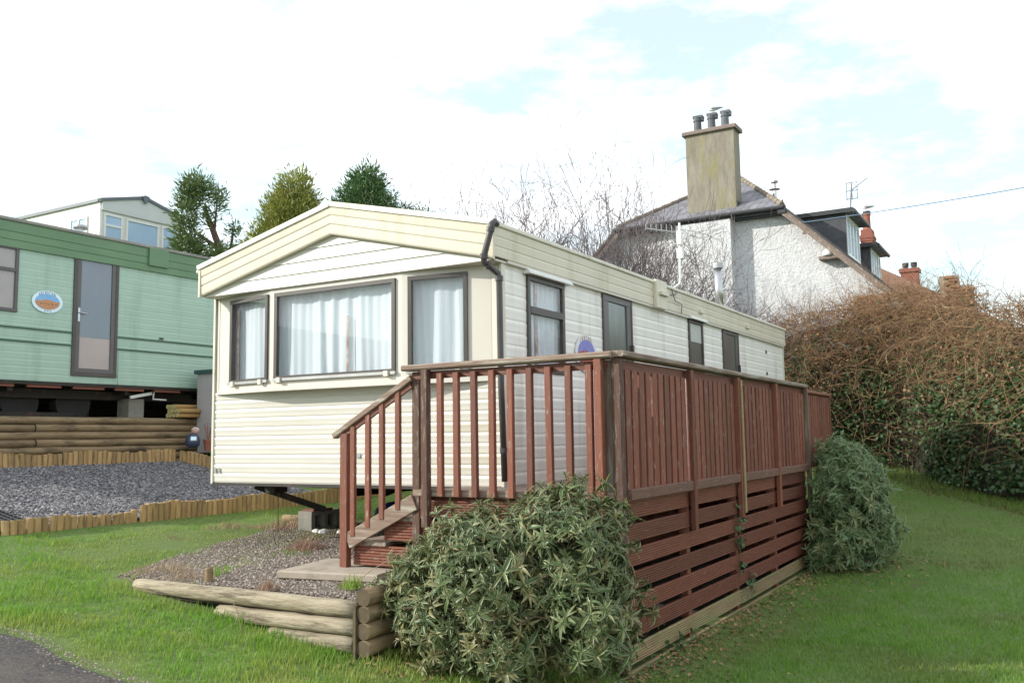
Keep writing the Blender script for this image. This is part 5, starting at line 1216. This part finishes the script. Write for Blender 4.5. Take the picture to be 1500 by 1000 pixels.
# variegated shrubs: shoots with whorls of long leaves
def leaf_template(fold=.18, droop=.35, rows=5):
    v, e, f = [], [], []
    for i in range(rows):
        t = i/(rows-1); w = math.sin(math.pi*min(1, .06+t*.92))**.8*.5 if i < rows-1 else .02
        z = -droop*t*t
        for s_ in (-1, -.55, .55, 1): v.append((s_*w, t, z + fold*abs(s_)*w)); e.append(1.0 if abs(s_) == 1 else .25)
    for i in range(rows-1):
        for k in range(3): f.append((i*4+k, i*4+k+1, i*4+5+k, i*4+4+k))
    return v, f, e
LV, LF, LE = leaf_template()
def rhodo(name, lobes, n_shoot, label, mm, leaf_len, n_parts, mask=None, seed=3, base=None):
    r = np.random.default_rng(seed)
    P, D = [], []; wt = np.array([l[3]*l[4]+l[3]*l[5]+l[4]*l[5] for l in lobes]); wt = wt/wt.sum()
    while len(P) < n_shoot:
        lb_ = lobes[r.choice(len(lobes), p=wt)]; c = np.array(lb_[:3]); rad = np.array(lb_[3:])
        d = r.normal(size=3); d /= np.linalg.norm(d)
        q = r.random()**.30
        b = .74 + .52*vnoise(d[0]*2.6+d[2]*1.9+seed, d[1]*2.6+5+d[2])
        p = c + d*rad*q*b
        if p[2] < c[2]-rad[2]*.97: continue
        if mask is not None and not mask(p): continue
        P.append(p); D.append(d*np.array([1, 1, .7]) + np.array([0, 0, .45]))
    P = np.array(P); D = np.array(D); D /= np.linalg.norm(D, axis=1)[:, None]
    loc, yaw, pit, rol, scl, tin = [], [], [], [], [], []
    rotm = []
    for p, d in zip(P, D):
        d = Vector(d); u = d.orthogonal().normalized(); w = d.cross(u); nl = r.integers(8, 15); ph = r.random()*6.3; dead = r.random() < (.10 if p[2] > .9 else .26); pale = r.random()*.6; big = r.choice([.55, .7, .85, 1.0, 1.2])
        for k in range(nl):
            th = ph + k*2.4; el = r.uniform(-.8, .95) if k < nl-3 else r.uniform(.7, 1.25)
            ydir = (u*math.cos(th) + w*math.sin(th))*math.cos(el) + d*math.sin(el)
            ydir.normalize(); z = (d - ydir*d.dot(ydir)); z = z.normalized() if z.length > .05 else ydir.orthogonal().normalized(); x = ydir.cross(z)
            rotm.append([[x.x, ydir.x, z.x], [x.y, ydir.y, z.y], [x.z, ydir.z, z.z]])
            L = leaf_len*big*r.uniform(.6, 1.25)*(1 if k < nl-3 else .7)
            loc.append(p - np.array(d)*r.uniform(0, .03)); scl.append((L*r.uniform(.15, .26), L, L)); tin.append(min(1, pale*r.random()+.8*dead+.7*(r.random() < .05)))
    loc = np.array(loc); rotm = np.array(rotm); scl = np.array(scl); tin = np.array(tin)
    t = thing(name, tuple(base), label, "shrub")
    dist = np.linalg.norm(loc - np.array(CAM_LOC), axis=1); order = np.argsort(dist); near = order[:n_parts]; rest = order[n_parts:]
    scatter("foliage", LV, LF, loc[rest], rotm[rest], scl[rest], mm, t, tuple(base), tint=tin[rest], edge=LE)
    if n_parts:
        vs_ = []
        for kk in range(6):
            v, f, e = leaf_template(.12+.1*r.random(), .15+.4*r.random()); me_ = bpy.data.meshes.new("leaf"); me_.from_pydata([(a*.17, b, cc) for a, b, cc in v], [], f); me_.materials.append(mm)
            a = me_.attributes.new("tint", 'FLOAT', 'POINT'); a.data.foreach_set("value", [max(0, .12*kk-.1)]*len(v)); a = me_.attributes.new("edge", 'FLOAT', 'POINT'); a.data.foreach_set("value", e); me_.update(); vs_.append(me_)
        for i in near:
            o = bpy.data.objects.new("leaf", vs_[r.integers(0, 6)]); COL.objects.link(o); o.parent = t
            mw = Matrix(rotm[i].tolist()).to_4x4(); mw = mw @ Matrix.Scale(scl[i][1], 4); mw.translation = Vector(loc[i]) - Vector(base); o.matrix_local = mw
    # stems up from the base
    for k in range(9):
        a = r.random()*6.3; m = MB(); tgt = P[r.integers(0, len(P))]; b0_ = np.array(base) + np.array([.12*math.cos(a), .12*math.sin(a), -.03])
        mid = b0_*.55 + tgt*.45 + r.normal(0, .06, 3); mid2 = b0_*.25+tgt*.75 + r.normal(0, .05, 3)
        m.tube([b0_, mid, mid2, tgt], [.030, .022, .014, .006], 6); m.build("stem", M['stem'], t, smooth=True)
    m = MB()
    for k in range(170):
        j = r.integers(0, len(P)); p = P[j]; q = p + (np.array(base)+np.array([0, 0, .5])-p)*r.uniform(.2, .5) + r.normal(0, .05, 3); m.tube([q, (p+q)/2+r.normal(0, .02, 3), p], [.008, .006, .004], 4, False)
    m.build("twig", M['stem'], t, kind="stuff")
rhodo("variegated_shrub", [(.82, -1.50, 1.02, .64, .54, .54), (1.34, -1.38, 1.24, .44, .42, .42), (.22, -1.52, .90, .32, .36, .34), (1.50, -1.42, .80, .38, .40, .44), (.50, -1.62, .64, .36, .36, .30), (.95, -1.60, .62, .40, .36, .30)], 3000, "large cream edged rhododendron-like shrub before the deck's front", M['rhodo'], .088, 300, mask=lambda p: (p[1] < -.86 or p[0] > 1.58) and (p[2] > .74 or p[0] > 1.25 or vnoise(p[0]*5, p[1]*5+p[2]*4) > .50-.5*(p[2]-.3)/.42), seed=3, base=(.95, -1.55, .33))
rhodo("variegated_shrub", [(1.82, 5.55, 1.34, .58, 1.0, .60), (1.88, 5.35, .92, .62, 1.0, .66), (1.76, 5.1, .60, .50, .85, .40)], 3000, "rounded dull green shrub growing at the far end of the deck", M['rhodo2'], .098, 0, mask=lambda p: p[0] > 1.56 or p[1] > 6.5, seed=8, base=(1.95, 5.5, .30))
# ivy sprigs on the skirt boards
def ivy_sprig(p, n, sp, label, name="ivy_sprig"):
    t = thing(name, p, label, "ivy"); y = p[1]+RNG.normal(0, sp[0], n); z = p[2]+RNG.normal(0, sp[1], n); x = np.full(n, p[0])+RNG.uniform(.0, .05, n)
    rot = rots(np.full(n, -math.pi/2)+RNG.normal(0, .6, n), np.full(n, -1.1)+RNG.normal(0, .4, n), RNG.normal(0, .4, n))
    scatter("ivy_leaf", IVY_V, IVY_F, np.stack([x, y, z], 1), rot, RNG.uniform(.03, .055, n), M['ivy'], t, p, tint=RNG.random(n))
    m = MB(); m.tube([(p[0]+.01, p[1], p[2]-sp[1]*2.2), (p[0]+.02, p[1]+.03, p[2]), (p[0]+.01, p[1]-.04, p[2]+sp[1]*2)], .005, 5); m.build("vine", M['stem'], t)
IVY_V = [(0, 0, 0), (-.5, .25, .06), (-.32, .72, 0), (0, 1.0, -.08), (.32, .72, 0), (.5, .25, .06), (0, .45, -.05)]
IVY_F = [(0, 6, 1), (1, 6, 2), (2, 6, 3), (3, 6, 4), (4, 6, 5), (5, 6, 0)]
ivy_sprig((1.495, 1.85, .93), 46, (.07, .13), "ivy sprig growing through the middle of the slatted skirt")
ivy_sprig((1.495, 2.2, .50), 22, (.12, .05), "ivy sprig low on the skirt below the larger one")
ivy_sprig((1.50, .2, .30), 34, (.35, .05), "ivy trailing along the lowest skirt board near the shrub")

# bramble and ivy hedge
def hedge_front(x):   # y of the hedge's front face
    return np.interp(x, [-3, -.5, .3, 1.4, 2.5, 3.7, 5, 9], [13.2, 13.2, 13.6, 13.6, 12.3, 10.4, 9.4, 9.0])
def hedge_top(x, y):
    return np.interp(x, [-3, -1.2, 0, 1.5, 2.6, 3.6, 5, 9], [3.6, 4.5, 4.95, 5.15, 4.8, 4.25, 4.0, 4.2]) + .5*(fbm(np.asarray(x)*1.5, np.asarray(y)*1.5)-.5)
hg = thing("bramble_hedge", (2.5, 13.5, .6), "tall tangled hedge of brown brambles over dark ivy beside the lawn", "hedge")
# dark lumpy core added behind the stems, the thicket's inner shade in its colour
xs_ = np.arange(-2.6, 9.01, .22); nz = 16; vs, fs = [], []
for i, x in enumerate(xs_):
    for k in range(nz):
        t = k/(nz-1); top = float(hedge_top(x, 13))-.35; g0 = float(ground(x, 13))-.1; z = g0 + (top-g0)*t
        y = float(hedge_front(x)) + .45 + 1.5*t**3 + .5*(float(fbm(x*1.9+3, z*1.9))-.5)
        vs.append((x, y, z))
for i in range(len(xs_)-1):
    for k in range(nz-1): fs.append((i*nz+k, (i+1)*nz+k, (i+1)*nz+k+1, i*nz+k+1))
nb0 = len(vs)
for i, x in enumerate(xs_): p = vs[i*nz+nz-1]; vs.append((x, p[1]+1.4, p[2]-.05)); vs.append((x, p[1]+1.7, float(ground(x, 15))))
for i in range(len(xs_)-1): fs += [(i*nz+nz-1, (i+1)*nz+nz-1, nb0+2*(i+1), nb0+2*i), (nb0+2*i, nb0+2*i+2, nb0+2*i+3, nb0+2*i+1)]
m = MB(); m.add(vs, fs); m.build("dark_inner_core", M['thicket'], hg, smooth=True)
def curves(name, P0, D0, L, r0, nseg, gravity, mm, par, tint, curl=.35, sides=3):
    """many thin drooping stems in one mesh"""
    N = len(P0); P = [P0]; d = D0/np.linalg.norm(D0, axis=1)[:, None]
    for k in range(nseg):
        d = d + RNG.normal(0, curl/nseg**.5, (N, 3)); d[:, 2] -= gravity/nseg; d /= np.linalg.norm(d, axis=1)[:, None]
        P.append(P[-1] + d*(L/nseg)[:, None])
    P = np.stack(P, 1); K = nseg+1
    T = np.gradient(P, axis=1); T /= np.linalg.norm(T, axis=2)[..., None]+1e-9
    ref = np.array([.31, .52, .8]); U = np.cross(T, ref); U /= np.linalg.norm(U, axis=2)[..., None]+1e-9; Wv = np.cross(T, U)
    ring = []
    rad = r0[:, None]*np.linspace(1, .3, K)[None]
    for s_ in range(sides):
        a = 2*np.pi*s_/sides; ring.append(P + (U*np.cos(a) + Wv*np.sin(a))*rad[..., None])
    V = np.stack(ring, 2).reshape(-1, 3)
    base = np.arange(N)[:, None, None]*K*sides + np.arange(nseg)[None, :, None]*sides
    s0 = np.arange(sides)[None, None]; s1 = (s0+1) % sides
    F = np.stack([base+s0, base+s1, base+sides+s1, base+sides+s0], -1).reshape(-1, 4)
    at = np.array(WORLD_AT[par.name]) if par is not None else np.zeros(3)
    me_ = bpy.data.meshes.new(name); me_.vertices.add(len(V)); me_.vertices.foreach_set("co", (V-at).astype(np.float32).ravel())
    me_.loops.add(F.size); me_.loops.foreach_set("vertex_index", F.astype(np.int32).ravel())
    me_.polygons.add(len(F)); me_.polygons.foreach_set("loop_start", (np.arange(len(F))*4).astype(np.int32))
    me_.materials.append(mm); a = me_.attributes.new("tint", 'FLOAT', 'POINT'); a.data.foreach_set("value", np.repeat(tint, K*sides).astype(np.float32))
    me_.update(calc_edges=True); return link(name, me_, par, tuple(at), "stuff")
def hedge_pts(N, t_lo, t_hi, depth=.5, xlo=-2.4, xhi=8.5):
    x = RNG.uniform(xlo, xhi, N); t = RNG.uniform(t_lo, t_hi, N); top = hedge_top(x, 13); g0 = ground(x, 13); z = g0+(top-g0)*t
    y = hedge_front(x) + .45 + 1.5*t**3 + .5*(fbm(x*1.9+3, z*1.9)-.5) + RNG.uniform(-depth, .25, N)
    return np.stack([x, y, z], 1), t
N = 17000; P, t = hedge_pts(N, .10, 1.0, .50); keep = RNG.random(N) < .12+.9*np.clip((t-.35)*1.7, 0, 1); P, t = P[keep], t[keep]; n = len(P)
D = np.stack([RNG.normal(0, .8, n), RNG.normal(-.45, .5, n), RNG.normal(.35, .6, n)], 1)
curves("bramble_stem", P, D, RNG.uniform(.4, 1.5, n), (.0022+.004*RNG.random(n)+.007*RNG.random(n)**8), 7, 1.1, M['bramble'], hg, RNG.random(n)**1.3, .9)
N = 900; P, t = hedge_pts(N, .85, 1.05, .2); D = np.stack([RNG.normal(0, .35, N), RNG.normal(-.2, .3, N), RNG.uniform(.5, 1.2, N)], 1)
curves("whip_stem", P, D, RNG.uniform(.4, 1.0, N), RNG.uniform(.003, .006, N), 6, .9, M['bramble'], hg, RNG.random(N), .5)
N = 70000; P, t = hedge_pts(N, .0, .97, .46); dens = np.clip(1.55-1.75*t, .035, 1)*np.clip(fbm(P[:, 0]*1.3, P[:, 2]*1.3)*3.0-.75, .16, 1); keep = RNG.random(N) < dens; P = P[keep]; n = len(P)
scatter("ivy_leaf", IVY_V, IVY_F, P, rots(RNG.normal(math.pi, 1.1, n), RNG.normal(-.7, .5, n), RNG.normal(0, .5, n)), RNG.uniform(.045, .09, n), M['ivy'], hg, tuple(WORLD_AT[hg.name]), tint=RNG.random(n)**2)
N = 5200; P, t = hedge_pts(N, .4, 1.02, .5); n = len(P)
scatter("bramble_leaf", IVY_V, IVY_F, P, rots(RNG.uniform(0, 6.3, n), RNG.normal(-.4, .7, n), RNG.normal(0, .6, n)), RNG.uniform(.035, .075, n), M['bramble'], hg, tuple(WORLD_AT[hg.name]), tint=RNG.random(n))
N = 8000; x = RNG.uniform(-1, 6.5, N); y = hedge_front(x) + RNG.uniform(-.75, .5, N)
blades("rough_grass", x, y, ground(x, y), RNG.uniform(.04, .16, N), .010, M['lawn'], RNG.random(N)*.9, .8, hg, tuple(WORLD_AT[hg.name]))

# bare winter shrubs
def bare_shrub_mesh(seed, h, spread, nstem):
    r = np.random.default_rng(seed); m = MB()
    tw = MB()
    def grow(p, d, L, rad, lev):
        k = 3; pts = [p]; rr = [rad]
        for i in range(k):
            d = d + Vector(r.normal(0, .16, 3)); d.z += .05; d.normalize(); pts.append(pts[-1]+d*(L/k)); rr.append(max(.0031, rad*(1-.5*(i+1)/k)))
        (m if lev < 1 else tw).tube(pts, rr, 5 if lev == 0 else 3, False)
        if lev < 3:
            for q in range(r.integers(2, 5) if lev else r.integers(5, 8)):
                j = r.integers(1, k+1); nd = d + Vector(r.normal(0, .62, 3)); nd.z += .10; nd.normalize()
                grow(pts[j], nd, L*r.uniform(.45, .72), rr[j]*.7, lev+1)
    for i in range(nstem):
        a = r.random()*6.3; d = Vector((spread*math.cos(a), spread*math.sin(a), 1)).normalized(); grow(Vector((.15*math.cos(a), .15*math.sin(a), 0)), d, h*r.uniform(.4, .62), .022, 0)
    return m, tw
BS = [bare_shrub_mesh(s, 3.4, .65, 20) for s in (21, 22, 23, 24)]
BSP = []
for bm1, bm2 in BS: BSP.append((proto(bm1, "branch", M['twig']), proto(bm2, "twig", M['twig']), sorted(v[2] for v in bm2.v)[int(.975*len(bm2.v))]))
spots = [(-9.0, 13.0, 8.6, "bare shrub behind the caravan roof, leftmost of the leafless row"), (-8.0, 13.6, 8.9, "bare shrub second from the left in the leafless row"),
         (-7.0, 14.2, 9.0, "bare shrub standing above the middle of the caravan's roof edge"), (-6.2, 14.6, 9.1, "bare shrub third from the white house's left roof"),
         (-5.7, 15.4, 8.9, "tallest bare shrub against the sky beside the white house"), (-4.6, 15.3, 7.7, "bare shrub spreading before the house's left roof slope"),
         (-3.9, 13.6, 6.6, "bare shrub before the house wall beside the roof aerial"), (-2.6, 14.6, 5.6, "bare shrub before the house wall behind the metal flue"),
         (-1.7, 15.0, 5.6, "bare shrub against the house wall beyond the caravan's end"), (1.7, 18.3, 6.3, "thin bare sapling rising behind the brick outbuilding"),
         (3.6, 17.0, 5.4, "bare sapling beyond the outbuilding at the hedge's far end"), (-7.5, 13.2, 8.7, "bare shrub between the second and third of the leafless row"), (-6.6, 15.2, 9.3, "bare shrub filling the gap before the tall leafless clump"),
         (-5.0, 14.2, 7.6, "bare shrub low against the house's left verge"), (-8.5, 14.6, 9.2, "bare shrub set back behind the second of the leafless row"), (-9.9, 12.6, 7.7, "low bare shrub beside the conifers over the caravan roof")]
for i, (x, y, top, lb) in enumerate(spots):
    g0 = float(ground(x, y)); t = thing("bare_shrub", (x, y, g0), lb, "shrub", "bare winter shrubs behind the caravan")
    b1, b2, hh_ = BSP[i % 4]; s_ = (top-.75-g0)/hh_
    for pr_, nm in ((b1, "branch"), (b2, "twig")):
        o = pr_.copy(); COL.objects.link(o); o.parent = t; o.location = (0,0,0); o.scale = (min(s_, 1.5), min(s_, 1.5), s_); o.rotation_euler = (0, 0, i*1.7); o.name = nm if i == 0 else nm
        o["kind"] = "stuff"
# ivy mass behind the caravan roof
iv = thing("ivy_bank", (-3.2, 14.0, 3.5), "dark ivy thicket behind the roof aerial below the white house", "ivy")
N = 5200; x = RNG.normal(-3.3, .9, N); y = 13.4+RNG.random(N)*1.0; z = 2.6+RNG.random(N)*(2.15-.5*np.abs(x+3.2)+.5*fbm(x*2, y*2)); z = np.maximum(z, 1.8)
scatter("ivy_leaf", IVY_V, IVY_F, np.stack([x, y, z], 1), rots(RNG.normal(math.pi, 1.1, N), RNG.normal(-.6, .5, N), RNG.normal(0, .5, N)), RNG.uniform(.06, .12, N), M['ivy'], iv, tuple(WORLD_AT[iv.name]), tint=RNG.random(N))
N = 900; P = np.stack([RNG.normal(-2.8, 1.2, N), 13.6+RNG.random(N), 2.5+1.9*RNG.random(N)], 1); D = np.stack([RNG.normal(0, .6, N), RNG.normal(-.3, .4, N), RNG.normal(.5, .5, N)], 1)
curves("stem", P, D, RNG.uniform(.5, 1.3, N), RNG.uniform(.004, .009, N), 6, .8, M['twig'], iv, RNG.random(N), .7)

# conifers
def conifer(base, trunk_pts, blobs, n, mm, label, size, seed, limbs=()):
    r = np.random.default_rng(seed); t = thing("conifer_tree", base, label, "tree")
    m = MB(); m.tube(trunk_pts, list(np.linspace(.20, .06, len(trunk_pts))), 9); m.build("trunk", M['bark'], t, smooth=True)
    for L in limbs: m = MB(); m.tube(L, list(np.linspace(.07, .02, len(L))), 7); m.build("limb", M['bark'], t, smooth=True)
    loc, dirs = [], []
    vol = np.array([b[3]*b[4]*b[5] for b in blobs]); cnt = (n*vol/vol.sum()).astype(int)
    for (cx, cy, cz, rx, ry, rz_), k in zip(blobs, cnt):
        nc = max(10, k//26)
        d = r.normal(size=(nc, 3)); d /= np.linalg.norm(d, axis=1)[:, None]; q = r.random(nc)**.30
        cc = np.array([cx, cy, cz]) + d*q[:, None]*np.array([rx, ry, rz_])*(.85+.3*r.random(nc))[:, None]
        for c_, dd in zip(cc, d):
            loc.append(c_ + r.normal(0, 1, (26, 3))*np.array([.15, .15, .19])*size); e = dd*np.array([1, 1, .5])+np.array([0, 0, .55]); dirs.append(np.tile(e/np.linalg.norm(e), (26, 1)) + r.normal(0, .35, (26, 3)))
    loc = np.concatenate(loc); dirs = np.concatenate(dirs); dirs /= np.linalg.norm(dirs, axis=1)[:, None]; N = len(loc)
    u = np.cross(dirs, r.normal(size=(N, 3))); u /= np.linalg.norm(u, axis=1)[:, None]; w = np.cross(u, dirs)
    rot = np.stack([u, dirs, w], -1)
    SP_V = [(0, 0, 0), (-.17, .35, .03), (-.10, .9, 0), (0, 1.45, -.06), (.11, .85, 0), (.18, .3, .03)]; SP_F = [(0, 5, 4, 3, 2, 1)]
    scatter("crown", SP_V, SP_F, loc, rot, (.07+.10*r.random(N)+.10*r.random(N)**6)*size, mm, t, base, tint=r.random(N)**2)
g = lambda x, y: float(ground(x, y))
conifer((-16.6, 11.7, g(-16.6, 11.7)), [(-16.6, 11.7, g(-16.6, 11.7)), (-16.55, 11.7, 6.5), (-16.75, 11.55, 7.6), (-17.15, 11.25, 8.9)],
        [(-17.55, 10.95, 8.7, .26, .3, .85), (-17.35, 11.1, 9.45, .36, .4, .32), (-17.45, 11.0, 7.6, .40, .4, .45), (-16.85, 11.4, 9.05, .24, .24, .34), (-16.95, 11.35, 8.55, .12, .15, .25), (-16.6, 11.6, 7.4, .5, .4, .22), (-16.38, 11.75, 8.15, .09, .09, .12)], 7600, M['conifer_g'], "gappy dark conifer with a leaning bare trunk beside the ivory caravan", .72, 31,
        limbs=[[(-16.7, 11.6, 7.4), (-16.9, 11.45, 8.2), (-16.8, 11.45, 9.0)], [(-16.75, 11.55, 7.6), (-17.3, 11.1, 8.1), (-17.5, 10.95, 8.6)], [(-16.6, 11.65, 7.0), (-16.48, 11.72, 7.7), (-16.42, 11.75, 8.2)]])
conifer((-17.0, 14.8, g(-17, 14.8)), [(-17.0, 14.8, g(-17, 14.8)), (-17.0, 14.8, 7.5), (-16.95, 14.75, 10.2)],
        [(-16.95, 14.75, 10.05, .62, .62, .62), (-17.0, 14.75, 9.2, .95, .95, .9), (-17.2, 14.7, 8.2, 1.15, 1.1, .9), (-17.9, 14.3, 8.2, .6, .6, .5), (-16.6, 15.0, 8.6, .85, .8, .8)], 26000, M['conifer_y'], "golden green rounded conifer behind the caravan's roof peak", .8, 32)
conifer((-16.2, 17.4, g(-16.2, 17.4)), [(-16.2, 17.4, g(-16.2, 17.4)), (-16.1, 17.4, 8.5), (-16.05, 17.4, 11.0)],
        [(-16.05, 17.4, 10.85, .62, .62, .62), (-16.05, 17.4, 10.0, 1.0, 1.0, .85), (-16.3, 17.3, 9.2, 1.3, 1.2, .9), (-15.0, 18.1, 9.7, .45, .45, .40), (-14.55, 18.5, 9.6, .40, .4, .28)], 28000, M['conifer_b'], "deep green dense conifer behind the cream caravan's ridge", .8, 33)
